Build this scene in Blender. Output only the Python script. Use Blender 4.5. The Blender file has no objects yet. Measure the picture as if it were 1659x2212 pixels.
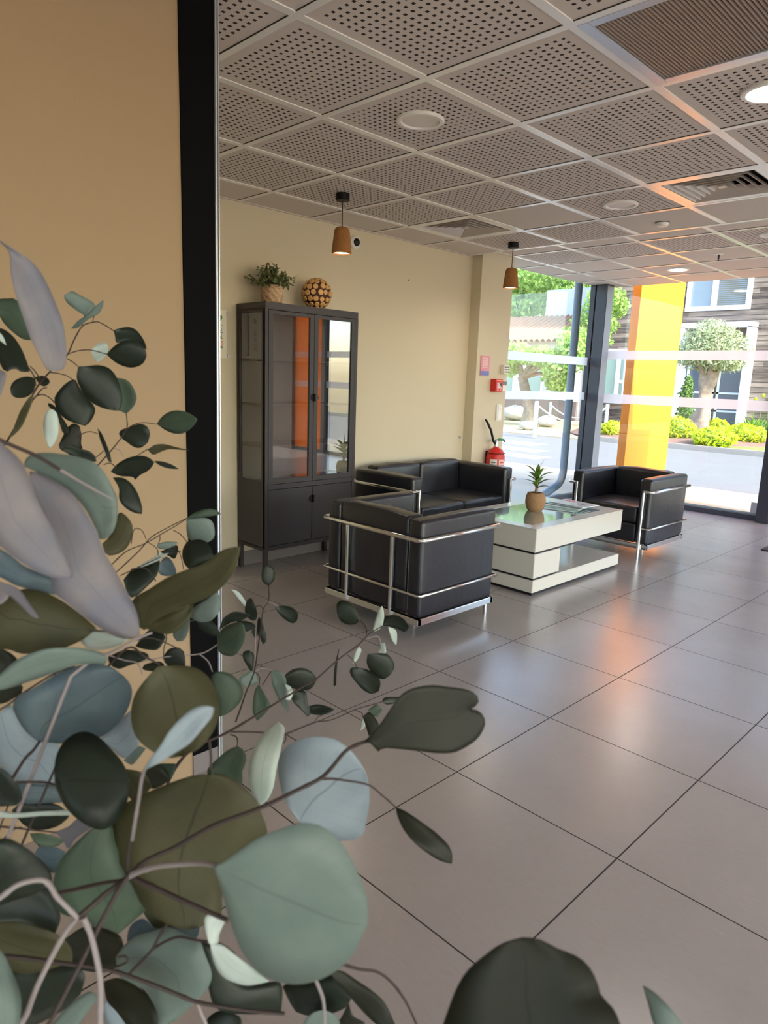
import bpy, bmesh, math, random
import numpy as np
from mathutils import Vector, Matrix

random.seed(7)
SC = bpy.context.scene
COL = SC.collection
PI = math.pi

# ------------------------------------------------------------------ camera
CR = Vector((0.70257816, 0.71077877, 0.03431432))      # right
CU = Vector((-0.15932967, 0.11012853, 0.98106359))     # up
CF = Vector((-0.69354018, 0.69474114, -0.19062205))    # forward
FPX = 1493.388                                         # focal length in pixels of the 1659 px wide frame
EYE = Vector((0.0, 0.0, 1.3502))
cam_d = bpy.data.cameras.new('camera')
cam = bpy.data.objects.new('camera', cam_d)
COL.objects.link(cam)
cam.matrix_world = Matrix(((CR.x, CU.x, -CF.x, EYE.x), (CR.y, CU.y, -CF.y, EYE.y), (CR.z, CU.z, -CF.z, EYE.z), (0, 0, 0, 1)))
cam_d.sensor_fit = 'HORIZONTAL'
cam_d.sensor_width = 36.0
cam_d.lens = 36.0 * FPX / 1659.0
cam_d.clip_start = 0.02
cam_d.clip_end = 400
cam_d.dof.use_dof = True
cam_d.dof.focus_distance = 4.0
cam_d.dof.aperture_fstop = 30.0
SC.camera = cam

# ------------------------------------------------------------------ light, exposure
SC.view_settings.view_transform = 'Standard'
SC.view_settings.look = 'None'
SC.view_settings.gamma = 1.0
SC.view_settings.use_curve_mapping = False
SC.view_settings.exposure = 1.42
cy = SC.cycles
cy.use_denoising = True
cy.max_bounces = 10
cy.diffuse_bounces = 5
cy.glossy_bounces = 5
cy.transmission_bounces = 8
cy.transparent_max_bounces = 16
cy.sample_clamp_indirect = 6.0
cy.caustics_reflective = False
cy.caustics_refractive = False

world = bpy.data.worlds.new('sky')
SC.world = world
world.use_nodes = True
wn = world.node_tree
wn.nodes.clear()
w_out = wn.nodes.new('ShaderNodeOutputWorld')
w_bg = wn.nodes.new('ShaderNodeBackground')
w_sky = wn.nodes.new('ShaderNodeTexSky')
w_sky.sky_type = 'NISHITA'
w_sky.sun_disc = False
w_sky.sun_elevation = math.radians(42)
w_sky.sun_rotation = math.radians(95)
w_sky.air_density = 1.0
w_sky.dust_density = 2.0
w_bg.inputs['Strength'].default_value = 0.39
wn.links.new(w_sky.outputs[0], w_bg.inputs[0])
wn.links.new(w_bg.outputs[0], w_out.inputs[0])

sun_d = bpy.data.lights.new('sun', 'SUN')
sun_d.energy = 2.9
sun_d.angle = math.radians(0.6)
sun_d.color = (1.0, 0.95, 0.86)
sun = bpy.data.objects.new('sun', sun_d)
COL.objects.link(sun)
sun.location = (8, 6, 12)
sun.rotation_euler = Vector((0.76, -0.09, 0.643)).to_track_quat('Z', 'Y').to_euler()

# power of the lamps (W)
LAMP_DOWN = 2.2
LAMP_PEND = 0.7
WARM = (1.0, 0.86, 0.68)
NEUTRAL = (1.0, 0.95, 0.90)

# ------------------------------------------------------------------ key measures of the place
ZC = 2.4405      # lounge ceiling
ZF = 2.49        # ceiling by the windows
XW = -4.09       # cream back wall
XW2 = -3.98      # its thicker end by the window
YE = 5.06        # where the two ceilings meet
YG = 7.87        # glass front
XG = -4.28       # glass side

# ------------------------------------------------------------------ pixel helpers (measuring the photograph)
def ray(x, y):
    return CF + CR * ((x - 829.5) / FPX) + CU * ((1106.0 - y) / FPX)
def at_depth(x, y, d):
    return EYE + ray(x, y) * d
def at_y(x, y, Y):
    r = ray(x, y)
    return EYE + r * (Y / r.y)

# ------------------------------------------------------------------ materials
def rgb(h):
    def lin(c):
        c /= 255.0
        return c / 12.92 if c <= 0.04045 else ((c + 0.055) / 1.055) ** 2.4
    return tuple(lin(c) for c in h) + (1.0,)

def mat(name, col, rough=0.6, metal=0.0, spec=0.5, bump=0.0, bscale=40.0, var=0.0, vscale=6.0, coat=0.0, trans=0.0, emit=None, estr=0.0):
    m = bpy.data.materials.new(name)
    m.use_nodes = True
    nt = m.node_tree
    b = nt.nodes['Principled BSDF']
    c = col if len(col) == 4 else tuple(col) + (1.0,)
    b.inputs['Base Color'].default_value = c
    b.inputs['Roughness'].default_value = rough
    b.inputs['Metallic'].default_value = metal
    b.inputs['Specular IOR Level'].default_value = spec
    b.inputs['Coat Weight'].default_value = coat
    b.inputs['Coat Roughness'].default_value = 0.08
    if emit:
        b.inputs['Emission Color'].default_value = tuple(emit) + (1.0,)
        b.inputs['Emission Strength'].default_value = estr
    tc = nt.nodes.new('ShaderNodeTexCoord')
    if var > 0:
        n = nt.nodes.new('ShaderNodeTexNoise')
        n.inputs['Scale'].default_value = vscale
        n.inputs['Detail'].default_value = 5
        nt.links.new(tc.outputs['Object'], n.inputs['Vector'])
        mr = nt.nodes.new('ShaderNodeMapRange')
        mr.inputs['To Min'].default_value = 1 - var
        mr.inputs['To Max'].default_value = 1 + var
        nt.links.new(n.outputs['Fac'], mr.inputs['Value'])
        mx = nt.nodes.new('ShaderNodeVectorMath')
        mx.operation = 'SCALE'
        mx.inputs[0].default_value = c[:3]
        nt.links.new(mr.outputs[0], mx.inputs['Scale'])
        nt.links.new(mx.outputs[0], b.inputs['Base Color'])
    if bump > 0:
        n2 = nt.nodes.new('ShaderNodeTexNoise')
        n2.inputs['Scale'].default_value = bscale
        n2.inputs['Detail'].default_value = 4
        nt.links.new(tc.outputs['Object'], n2.inputs['Vector'])
        bp = nt.nodes.new('ShaderNodeBump')
        bp.inputs['Strength'].default_value = bump
        bp.inputs['Distance'].default_value = 0.01
        nt.links.new(n2.outputs['Fac'], bp.inputs['Height'])
        nt.links.new(bp.outputs[0], b.inputs['Normal'])
    if trans > 0:
        out = nt.nodes['Material Output']
        t = nt.nodes.new('ShaderNodeBsdfTranslucent')
        t.inputs['Color'].default_value = c
        ms = nt.nodes.new('ShaderNodeMixShader')
        ms.inputs[0].default_value = trans
        nt.links.new(b.outputs[0], ms.inputs[1])
        nt.links.new(t.outputs[0], ms.inputs[2])
        nt.links.new(ms.outputs[0], out.inputs['Surface'])
        if var > 0:
            nt.links.new(mx.outputs[0], t.inputs['Color'])
    return m

def glass_mat(name, tint=(0.96, 0.985, 0.97), refl=1.0, rough=0.0, ior=1.5):
    m = bpy.data.materials.new(name)
    m.use_nodes = True
    nt = m.node_tree
    nt.nodes.clear()
    out = nt.nodes.new('ShaderNodeOutputMaterial')
    tr = nt.nodes.new('ShaderNodeBsdfTransparent')
    tr.inputs[0].default_value = tuple(tint) + (1,)
    gl = nt.nodes.new('ShaderNodeBsdfGlossy')
    gl.inputs['Roughness'].default_value = rough
    ge = nt.nodes.new('ShaderNodeNewGeometry')
    dt = nt.nodes.new('ShaderNodeVectorMath')
    dt.operation = 'DOT_PRODUCT'
    nt.links.new(ge.outputs['Normal'], dt.inputs[0])
    nt.links.new(ge.outputs['Incoming'], dt.inputs[1])
    c = math_node(nt, 'SUBTRACT', 1.0, math_node(nt, 'ABSOLUTE', dt.outputs['Value']))
    fv = math_node(nt, 'MULTIPLY_ADD', math_node(nt, 'POWER', c, 5.0), 0.5, 0.04)
    mu = nt.nodes.new('ShaderNodeMath')
    mu.operation = 'MULTIPLY'
    mu.use_clamp = True
    mu.inputs[1].default_value = refl
    nt.links.new(fv, mu.inputs[0])
    mx = nt.nodes.new('ShaderNodeMixShader')
    nt.links.new(mu.outputs[0], mx.inputs[0])
    nt.links.new(tr.outputs[0], mx.inputs[1])
    nt.links.new(gl.outputs[0], mx.inputs[2])
    nt.links.new(mx.outputs[0], out.inputs['Surface'])
    return m

def film_mat(name, col, clear):
    """coloured or frosted film: part see-through, part diffusing"""
    m = bpy.data.materials.new(name)
    m.use_nodes = True
    nt = m.node_tree
    nt.nodes.clear()
    out = nt.nodes.new('ShaderNodeOutputMaterial')
    tr = nt.nodes.new('ShaderNodeBsdfTransparent')
    tr.inputs[0].default_value = tuple(col) + (1,)
    tl = nt.nodes.new('ShaderNodeBsdfTranslucent')
    tl.inputs[0].default_value = tuple(col) + (1,)
    df = nt.nodes.new('ShaderNodeBsdfDiffuse')
    df.inputs[0].default_value = tuple(col) + (1,)
    m1 = nt.nodes.new('ShaderNodeMixShader')
    m1.inputs[0].default_value = 0.35
    nt.links.new(tl.outputs[0], m1.inputs[1])
    nt.links.new(df.outputs[0], m1.inputs[2])
    m2 = nt.nodes.new('ShaderNodeMixShader')
    m2.inputs[0].default_value = clear
    nt.links.new(m1.outputs[0], m2.inputs[1])
    nt.links.new(tr.outputs[0], m2.inputs[2])
    nt.links.new(m2.outputs[0], out.inputs['Surface'])
    return m

def math_node(nt, op, a, b=None, c=None):
    n = nt.nodes.new('ShaderNodeMath')
    n.operation = op
    for i, v in enumerate((a, b, c)):
        if v is None:
            continue
        if isinstance(v, (int, float)):
            n.inputs[i].default_value = v
        else:
            nt.links.new(v, n.inputs[i])
    return n.outputs[0]

def world_xyz(nt):
    g = nt.nodes.new('ShaderNodeNewGeometry')
    s = nt.nodes.new('ShaderNodeSeparateXYZ')
    nt.links.new(g.outputs['Position'], s.inputs[0])
    return s.outputs, g.outputs['Position']

def floor_mat():
    m = bpy.data.materials.new('floor_tiles')
    m.use_nodes = True
    nt = m.node_tree
    b = nt.nodes['Principled BSDF']
    (x, y, z), pos = world_xyz(nt)
    T = 0.6
    def cell(v, o):
        return math_node(nt, 'DIVIDE', math_node(nt, 'SUBTRACT', v, o), T)
    u, v = cell(x, -1.359), cell(y, 1.769)
    def edge(w):
        f = math_node(nt, 'FRACT', w)
        return math_node(nt, 'MINIMUM', f, math_node(nt, 'SUBTRACT', 1.0, f))
    e = math_node(nt, 'MINIMUM', edge(u), edge(v))
    grout = math_node(nt, 'LESS_THAN', e, 0.0038)
    # per-tile tone
    cmb = nt.nodes.new('ShaderNodeCombineXYZ')
    nt.links.new(math_node(nt, 'FLOOR', u), cmb.inputs[0])
    nt.links.new(math_node(nt, 'FLOOR', v), cmb.inputs[1])
    wn_ = nt.nodes.new('ShaderNodeTexWhiteNoise')
    nt.links.new(cmb.outputs[0], wn_.inputs['Vector'])
    tone = math_node(nt, 'MULTIPLY_ADD', wn_.outputs['Value'], 0.05, 0.975)
    # streaks along the tile and speckle
    mp = nt.nodes.new('ShaderNodeMapping')
    mp.inputs['Scale'].default_value = (28, 110, 1)
    nt.links.new(pos, mp.inputs[0])
    n1 = nt.nodes.new('ShaderNodeTexNoise')
    n1.inputs['Scale'].default_value = 1.0
    n1.inputs['Detail'].default_value = 6
    nt.links.new(mp.outputs[0], n1.inputs['Vector'])
    n2 = nt.nodes.new('ShaderNodeTexNoise')
    n2.inputs['Scale'].default_value = 3.0
    n2.inputs['Detail'].default_value = 4
    nt.links.new(pos, n2.inputs['Vector'])
    k = math_node(nt, 'MULTIPLY_ADD', n1.outputs['Fac'], 0.14, 0.93)
    k = math_node(nt, 'MULTIPLY', k, math_node(nt, 'MULTIPLY_ADD', n2.outputs['Fac'], 0.22, 0.89))
    k = math_node(nt, 'MULTIPLY', k, tone)
    mix = nt.nodes.new('ShaderNodeMix')
    mix.data_type = 'RGBA'
    mix.inputs['A'].default_value = rgb((162, 154, 153))
    mix.inputs['B'].default_value = rgb((58, 54, 56))
    nt.links.new(grout, mix.inputs['Factor'])
    sc = nt.nodes.new('ShaderNodeVectorMath')
    sc.operation = 'SCALE'
    nt.links.new(mix.outputs['Result'], sc.inputs[0])
    nt.links.new(k, sc.inputs['Scale'])
    nt.links.new(sc.outputs[0], b.inputs['Base Color'])
    ro = math_node(nt, 'MULTIPLY_ADD', n1.outputs['Fac'], 0.05, 0.235)
    ro = math_node(nt, 'ADD', ro, math_node(nt, 'MULTIPLY', grout, 0.4))
    nt.links.new(ro, b.inputs['Roughness'])
    b.inputs['Specular IOR Level'].default_value = 1.0
    b.inputs['IOR'].default_value = 1.72
    nt.links.new(math_node(nt, 'SUBTRACT', 1.0, math_node(nt, 'MULTIPLY', grout, 0.9)), b.inputs['Specular IOR Level'])
    bp = nt.nodes.new('ShaderNodeBump')
    bp.inputs['Strength'].default_value = 0.012
    bp.inputs['Distance'].default_value = 0.003
    hh = math_node(nt, 'SUBTRACT', n1.outputs['Fac'], math_node(nt, 'MULTIPLY', grout, 2.0))
    nt.links.new(hh, bp.inputs['Height'])
    nt.links.new(bp.outputs[0], b.inputs['Normal'])
    return m

def perforated_mat(name, ox, oy):
    m = bpy.data.materials.new(name)
    m.use_nodes = True
    nt = m.node_tree
    b = nt.nodes['Principled BSDF']
    (x, y, z), pos = world_xyz(nt)
    T, NH, PITCH = 0.6, 16, 0.0312
    def hole(v, o):
        f = math_node(nt, 'FRACT', math_node(nt, 'DIVIDE', math_node(nt, 'SUBTRACT', v, o), T))
        c = math_node(nt, 'MULTIPLY', math_node(nt, 'SUBTRACT', f, 0.5), T)          # metres from tile centre
        inside = math_node(nt, 'LESS_THAN', math_node(nt, 'ABSOLUTE', c), PITCH * NH / 2)
        g = math_node(nt, 'FRACT', math_node(nt, 'DIVIDE', math_node(nt, 'ADD', c, PITCH * NH / 2), PITCH))
        h = math_node(nt, 'LESS_THAN', math_node(nt, 'ABSOLUTE', math_node(nt, 'SUBTRACT', g, 0.5)), 0.2)
        return math_node(nt, 'MULTIPLY', inside, h)
    k = math_node(nt, 'MULTIPLY', hole(x, ox), hole(y, oy))
    mix = nt.nodes.new('ShaderNodeMix')
    mix.data_type = 'RGBA'
    mix.inputs['A'].default_value = rgb((212, 203, 196))
    mix.inputs['B'].default_value = rgb((52, 44, 40))
    nt.links.new(k, mix.inputs['Factor'])
    nt.links.new(mix.outputs['Result'], b.inputs['Base Color'])
    b.inputs['Roughness'].default_value = 0.85
    b.inputs['Specular IOR Level'].default_value = 0.2
    return m

def boards_mat():
    m = bpy.data.materials.new('timber_boards')
    m.use_nodes = True
    nt = m.node_tree
    b = nt.nodes['Principled BSDF']
    (x, y, z), pos = world_xyz(nt)
    H = 0.16
    w = math_node(nt, 'DIVIDE', z, H)
    f = math_node(nt, 'FRACT', w)
    gap = math_node(nt, 'LESS_THAN', f, 0.10)
    cmb = nt.nodes.new('ShaderNodeCombineXYZ')
    nt.links.new(math_node(nt, 'FLOOR', w), cmb.inputs[2])
    nt.links.new(math_node(nt, 'FLOOR', math_node(nt, 'DIVIDE', math_node(nt, 'ADD', x, math_node(nt, 'MULTIPLY', math_node(nt, 'FLOOR', w), 0.77)), 2.6)), cmb.inputs[0])
    wn_ = nt.nodes.new('ShaderNodeTexWhiteNoise')
    nt.links.new(cmb.outputs[0], wn_.inputs['Vector'])
    mp = nt.nodes.new('ShaderNodeMapping')
    mp.inputs['Scale'].default_value = (0.9, 1, 9)
    nt.links.new(pos, mp.inputs[0])
    n1 = nt.nodes.new('ShaderNodeTexNoise')
    n1.inputs['Scale'].default_value = 1.6
    n1.inputs['Detail'].default_value = 6
    nt.links.new(mp.outputs[0], n1.inputs['Vector'])
    cr = nt.nodes.new('ShaderNodeValToRGB')
    cr.color_ramp.elements[0].color = rgb((58, 46, 42))
    cr.color_ramp.elements[1].color = rgb((158, 140, 128))
    cr.color_ramp.elements[0].position = 0.3
    cr.color_ramp.elements[1].position = 0.75
    s = math_node(nt, 'ADD', math_node(nt, 'MULTIPLY', n1.outputs['Fac'], 0.7), math_node(nt, 'MULTIPLY', wn_.outputs['Value'], 0.3))
    nt.links.new(s, cr.inputs[0])
    mix = nt.nodes.new('ShaderNodeMix')
    mix.data_type = 'RGBA'
    nt.links.new(gap, mix.inputs['Factor'])
    nt.links.new(cr.outputs[0], mix.inputs['A'])
    mix.inputs['B'].default_value = rgb((40, 32, 30))
    nt.links.new(mix.outputs['Result'], b.inputs['Base Color'])
    b.inputs['Roughness'].default_value = 0.8
    return m

def leaf_mat(name, col, col2, trans=0.25, rough=0.5, spec=0.4, vein=0.7):
    """leaf blade with midrib, side veins (from its own UV map) and mottling"""
    m = bpy.data.materials.new(name)
    m.use_nodes = True
    nt = m.node_tree
    b = nt.nodes['Principled BSDF']
    out = nt.nodes['Material Output']
    uv = nt.nodes.new('ShaderNodeUVMap')
    s = nt.nodes.new('ShaderNodeSeparateXYZ')
    nt.links.new(uv.outputs[0], s.inputs[0])
    a = math_node(nt, 'ABSOLUTE', math_node(nt, 'SUBTRACT', s.outputs[0], 0.5))
    mid = math_node(nt, 'LESS_THAN', a, 0.011)
    ph = math_node(nt, 'FRACT', math_node(nt, 'MULTIPLY', math_node(nt, 'SUBTRACT', s.outputs[1], math_node(nt, 'MULTIPLY', a, 0.55)), 9.0))
    side = math_node(nt, 'MULTIPLY', math_node(nt, 'LESS_THAN', ph, 0.05), 0.3)
    v = math_node(nt, 'MAXIMUM', mid, side)
    tc = nt.nodes.new('ShaderNodeTexCoord')
    n = nt.nodes.new('ShaderNodeTexNoise')
    n.inputs['Scale'].default_value = 45
    n.inputs['Detail'].default_value = 5
    nt.links.new(tc.outputs['Object'], n.inputs['Vector'])
    mixc = nt.nodes.new('ShaderNodeMix')
    mixc.data_type = 'RGBA'
    mixc.inputs['A'].default_value = rgb(col)
    mixc.inputs['B'].default_value = rgb(col2)
    mr = nt.nodes.new('ShaderNodeMapRange')
    mr.inputs['From Min'].default_value = 0.35
    mr.inputs['From Max'].default_value = 0.68
    nt.links.new(n.outputs['Fac'], mr.inputs['Value'])
    nt.links.new(mr.outputs[0], mixc.inputs['Factor'])
    sc = nt.nodes.new('ShaderNodeVectorMath')
    sc.operation = 'SCALE'
    nt.links.new(mixc.outputs['Result'], sc.inputs[0])
    nt.links.new(math_node(nt, 'SUBTRACT', 1.0, math_node(nt, 'MULTIPLY', v, 1 - vein)), sc.inputs['Scale'])
    nt.links.new(sc.outputs[0], b.inputs['Base Color'])
    b.inputs['Roughness'].default_value = rough
    b.inputs['Specular IOR Level'].default_value = spec
    tl = nt.nodes.new('ShaderNodeBsdfTranslucent')
    sc2 = nt.nodes.new('ShaderNodeVectorMath')
    sc2.operation = 'MULTIPLY'
    sc2.inputs[1].default_value = (1.05, 1.1, 0.7)
    nt.links.new(sc.outputs[0], sc2.inputs[0])
    nt.links.new(sc2.outputs[0], tl.inputs[0])
    ms = nt.nodes.new('ShaderNodeMixShader')
    ms.inputs[0].default_value = trans
    nt.links.new(b.outputs[0], ms.inputs[1])
    nt.links.new(tl.outputs[0], ms.inputs[2])
    nt.links.new(ms.outputs[0], out.inputs['Surface'])
    return m

M = {}
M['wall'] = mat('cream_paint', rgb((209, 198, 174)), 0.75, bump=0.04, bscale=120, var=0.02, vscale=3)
M['wall_near'] = mat('cream_paint_warm_light', rgb((156, 133, 104)), 0.75, bump=0.05, bscale=150)  # cream paint with the warmer, dimmer light here put into its colour
M['floor'] = floor_mat()
M['perf_low'] = perforated_mat('perforated_tile', -1.9142, 1.4592)
M['perf_high'] = perforated_mat('perforated_tile_by_window', -2.15, 5.53)
M['tile_plain'] = mat('plain_ceiling_tile', rgb((214, 205, 197)), 0.85, spec=0.2)
M['tbar'] = mat('white_grid_metal', rgb((238, 236, 232)), 0.32, spec=0.7, coat=0.25)
M['lit_frame'] = mat('lit_frame_side', rgb((132, 138, 150)), 0.35)
M['black'] = mat('black_paint', rgb((11, 11, 13)), 0.5, spec=0.25)
M['jamb'] = mat('matt_black_jamb', rgb((5, 5, 7)), 0.7, spec=0.08)
M['plinth'] = mat('grey_tile_skirting', rgb((120, 113, 112)), 0.35, var=0.06)
M['frame'] = mat('anthracite_metal', rgb((52, 52, 62)), 0.4, metal=0.0, spec=0.5)
M['alu'] = mat('pale_metal', rgb((200, 205, 212)), 0.3, metal=0.6)
M['chrome'] = mat('chrome', rgb((226, 226, 224)), 0.13, metal=1.0)
M['leather'] = mat('black_leather', rgb((30, 30, 37)), 0.34, spec=0.55, bump=0.12, bscale=34, var=0.15)
M['lacquer'] = mat('white_lacquer', rgb((208, 204, 195)), 0.2, spec=0.5)
M['dark_gap'] = mat('black_laminate', rgb((20, 18, 22)), 0.5)
M['table_glass'] = mat('black_glass_window_sheen', rgb((140, 160, 155)), 0.03, spec=0.9, coat=1.0)  # window reflection put into the glass colour as pale green-grey
M['cab'] = mat('dark_grey_steel', rgb((50, 46, 49)), 0.42, spec=0.4)
M['cab_in'] = mat('grey_steel_inside', rgb((124, 114, 110)), 0.5)
M['glass'] = glass_mat('window_glass')
M['cab_glass'] = glass_mat('cabinet_glass', (0.82, 0.83, 0.82), 4.2)
M['cab_glass_side'] = glass_mat('cabinet_side_glass', (0.8, 0.8, 0.79), 1.6)
M['frost'] = film_mat('frosted_film', (0.95, 0.93, 0.95), 0.3)
M['orange_film'] = film_mat('orange_film', (1.0, 0.42, 0.10), 0.15)
M['fin'] = mat('yellow_orange_panel', (1.0, 0.29, 0.012), 0.5, spec=0.3)
M['white'] = mat('white_plastic', rgb((232, 230, 226)), 0.4)
M['red'] = mat('red_plastic', rgb((206, 34, 28)), 0.4)
M['pink'] = mat('pink_print', rgb((224, 150, 168)), 0.6)
M['bluep'] = mat('blue_print', rgb((120, 134, 200)), 0.6)
M['greenp'] = mat('green_print', rgb((60, 104, 44)), 0.5)
M['greyp'] = mat('grey_print', rgb((112, 108, 100)), 0.6)
M['cork'] = mat('brown_cork', rgb((158, 108, 58)), 0.85, bump=0.5, bscale=160, var=0.35, vscale=90)
M['lamp_on'] = mat('lit_diffuser', (1, 1, 1), 0.5, emit=(1.0, 0.93, 0.78), estr=3.0)
M['pend_on'] = mat('lit_bulb_diffuser', (1, 1, 1), 0.5, emit=(1.0, 0.88, 0.66), estr=3.0)
M['diffuser'] = mat('opal_diffuser', rgb((228, 222, 216)), 0.5)
M['slat_dark'] = mat('dark_duct_and_gap_shade', rgb((30, 24, 22)), 0.8)
M['slat'] = mat('grey_slat', rgb((206, 196, 188)), 0.4)
M['slat_brown'] = mat('return_grille_slat', rgb((156, 138, 124)), 0.45)

# ------------------------------------------------------------------ mesh builder
WL = {}          # world place of every object made here

class MB:
    def __init__(self, M4=None):
        self.bm = bmesh.new()
        self.M4 = M4
        self.uv = None
    def quad(self, a, b, c, d, mi=0):
        vs = [self.bm.verts.new(p) for p in (a, b, c, d)]
        f = self.bm.faces.new(vs)
        f.material_index = mi
        return f
    def box(self, x0, x1, y0, y1, z0, z1, mi=0, bev=0.0):
        r = bmesh.ops.create_cube(self.bm, size=1.0)
        vs = r['verts']
        for v in vs:
            v.co = Vector(((x0 + x1) / 2 + v.co.x * (x1 - x0), (y0 + y1) / 2 + v.co.y * (y1 - y0), (z0 + z1) / 2 + v.co.z * (z1 - z0)))
        fs = set(f for v in vs for f in v.link_faces)
        for f in fs:
            f.material_index = mi
        if bev > 0:
            es = list(set(e for v in vs for e in v.link_edges))
            rr = bmesh.ops.bevel(self.bm, geom=es, offset=bev, segments=2, affect='EDGES')
            for f in rr['faces']:
                f.material_index = mi
        return self
    def prism(self, pts, z0, z1, mi=0):
        lo = [self.bm.verts.new((p[0], p[1], z0)) for p in pts]
        hi = [self.bm.verts.new((p[0], p[1], z1)) for p in pts]
        n = len(pts)
        fs = [self.bm.faces.new(lo[::-1]), self.bm.faces.new(hi)]
        for i in range(n):
            fs.append(self.bm.faces.new((lo[i], lo[(i + 1) % n], hi[(i + 1) % n], hi[i])))
        for f in fs:
            f.material_index = mi
        return self
    def loft(self, rings, closed=True, cap=True, mi=0):
        R = [[self.bm.verts.new(p) for p in r] for r in rings]
        n = len(R[0])
        for a, b in zip(R[:-1], R[1:]):
            for i in range(n if closed else n - 1):
                f = self.bm.faces.new((a[i], a[(i + 1) % n], b[(i + 1) % n], b[i]))
                f.material_index = mi
        if cap and closed:
            f = self.bm.faces.new(R[0][::-1]); f.material_index = mi
            f = self.bm.faces.new(R[-1]); f.material_index = mi
        return self
    def lathe(self, prof, cx=0, cy=0, cz=0, seg=24, mi=0, cap=True):
        rings = [[(cx + r * math.cos(2 * PI * k / seg), cy + r * math.sin(2 * PI * k / seg), cz + z) for k in range(seg)] for r, z in prof]
        return self.loft(rings, True, cap, mi)
    def tube(self, pts, rad, seg=8, mi=0, cap=True):
        pts = [Vector(p) for p in pts]
        n = len(pts)
        rads = rad if isinstance(rad, (list, tuple)) else [rad] * n
        up = Vector((0, 0, 1))
        rings = []
        nrm = None
        for i, p in enumerate(pts):
            t = (pts[min(i + 1, n - 1)] - pts[max(i - 1, 0)])
            t = t.normalized() if t.length > 1e-9 else Vector((0, 0, 1))
            if nrm is None:
                nrm = up.cross(t) if abs(t.z) < 0.95 else Vector((1, 0, 0)).cross(t)
            nrm = (nrm - t * nrm.dot(t)).normalized()
            b = t.cross(nrm)
            rings.append([p + (nrm * math.cos(2 * PI * k / seg) + b * math.sin(2 * PI * k / seg)) * rads[i] for k in range(seg)])
        return self.loft(rings, True, cap, mi)
    def cyl(self, x, y, z0, z1, r, seg=20, mi=0):
        return self.lathe([(r, z0), (r, z1)], x, y, 0, seg, mi)
    def ball(self, c, rx, ry=None, rz=None, seg=16, rings=10, mi=0):
        ry = ry or rx; rz = rz or rx
        rr = []
        for j in range(rings + 1):
            a = -PI / 2 + PI * j / rings
            a = max(-PI / 2 + 0.03, min(PI / 2 - 0.03, a))
            rr.append([(c[0] + rx * math.cos(a) * math.cos(2 * PI * k / seg), c[1] + ry * math.cos(a) * math.sin(2 * PI * k / seg), c[2] + rz * math.sin(a)) for k in range(seg)])
        return self.loft(rr, True, True, mi)
    def cushion(self, x0, x1, y0, y1, z0, z1, r=0.025, bulge=(0, 0, 0), wr=0.0):
        """a rounded, slightly bulging block"""
        h = Vector(((x1 - x0) / 2, (y1 - y0) / 2, (z1 - z0) / 2))
        c0 = Vector(((x0 + x1) / 2, (y0 + y1) / 2, (z0 + z1) / 2))
        def ax(hh):
            i = hh - r
            t = [-hh, -hh + r * 0.3, -hh + r * 0.65]
            t += [(-i + 2 * i * k / 6) for k in range(7)]
            t += [hh - r * 0.65, hh - r * 0.3, hh]
            return t
        A = [ax(h[k]) for k in range(3)]
        N = [len(a) for a in A]
        vd = {}
        def vert(i, j, k):
            key = (i, j, k)
            if key in vd:
                return vd[key]
            q = Vector((A[0][i], A[1][j], A[2][k]))
            inn = Vector((h[0] - r, h[1] - r, h[2] - r))
            c = Vector([max(-inn[m], min(inn[m], q[m])) for m in range(3)])
            d = q - c
            p = c + d.normalized() * r if d.length > 1e-9 else q
            u = [q[m] / h[m] for m in range(3)]
            for m in range(3):
                if abs(u[m]) > 0.999:
                    o = [n for n in range(3) if n != m]
                    p[m] += math.copysign(bulge[m], u[m]) * (1 - u[o[0]] ** 2) * (1 - u[o[1]] ** 2)
                    if wr:
                        p[m] += wr * math.sin(23 * q[o[0]] + 9 * q[o[1]] + 4 * c0[o[0]]) * (1 - u[o[0]] ** 4) * (1 - u[o[1]] ** 4)
            vd[key] = self.bm.verts.new(c0 + p)
            return vd[key]
        for m in range(3):
            o = [n for n in range(3) if n != m]
            for side in (0, N[m] - 1):
                for a in range(N[o[0]] - 1):
                    for b in range(N[o[1]] - 1):
                        def g(aa, bb):
                            t = [0, 0, 0]; t[m] = side; t[o[0]] = aa; t[o[1]] = bb
                            return vert(*t)
                        self.bm.faces.new((g(a, b), g(a + 1, b), g(a + 1, b + 1), g(a, b + 1)))
        return self
    def build(self, name, mats, parent=None, smooth=None, flat=False):
        bm = self.bm
        if self.M4 is not None:
            bmesh.ops.transform(bm, matrix=self.M4, verts=bm.verts)
        bmesh.ops.recalc_face_normals(bm, faces=bm.faces)
        if parent is not None:
            loc = WL[parent.name]
        else:
            xs = [v.co for v in bm.verts]
            loc = Vector(((min(v.x for v in xs) + max(v.x for v in xs)) / 2, (min(v.y for v in xs) + max(v.y for v in xs)) / 2, min(v.z for v in xs)))
        for v in bm.verts:
            v.co -= loc
        me = bpy.data.meshes.new(name)
        bm.to_mesh(me)
        bm.free()
        for m in (mats if isinstance(mats, (list, tuple)) else [mats]):
            me.materials.append(m)
        if smooth is not None:
            me.polygons.foreach_set('use_smooth', [True] * len(me.polygons))
            me.set_sharp_from_angle(angle=math.radians(smooth))
        o = bpy.data.objects.new(name, me)
        COL.objects.link(o)
        if parent is not None:
            o.parent = parent
        else:
            o.location = loc
        WL[o.name] = Vector(loc)
        return o

def thing(name, loc, label, cat, group=None):
    o = bpy.data.objects.new(name, None)
    COL.objects.link(o)
    o.location = loc
    o.empty_display_size = 0.1
    WL[o.name] = Vector(loc)
    return tag(o, label, cat, group)

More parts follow.
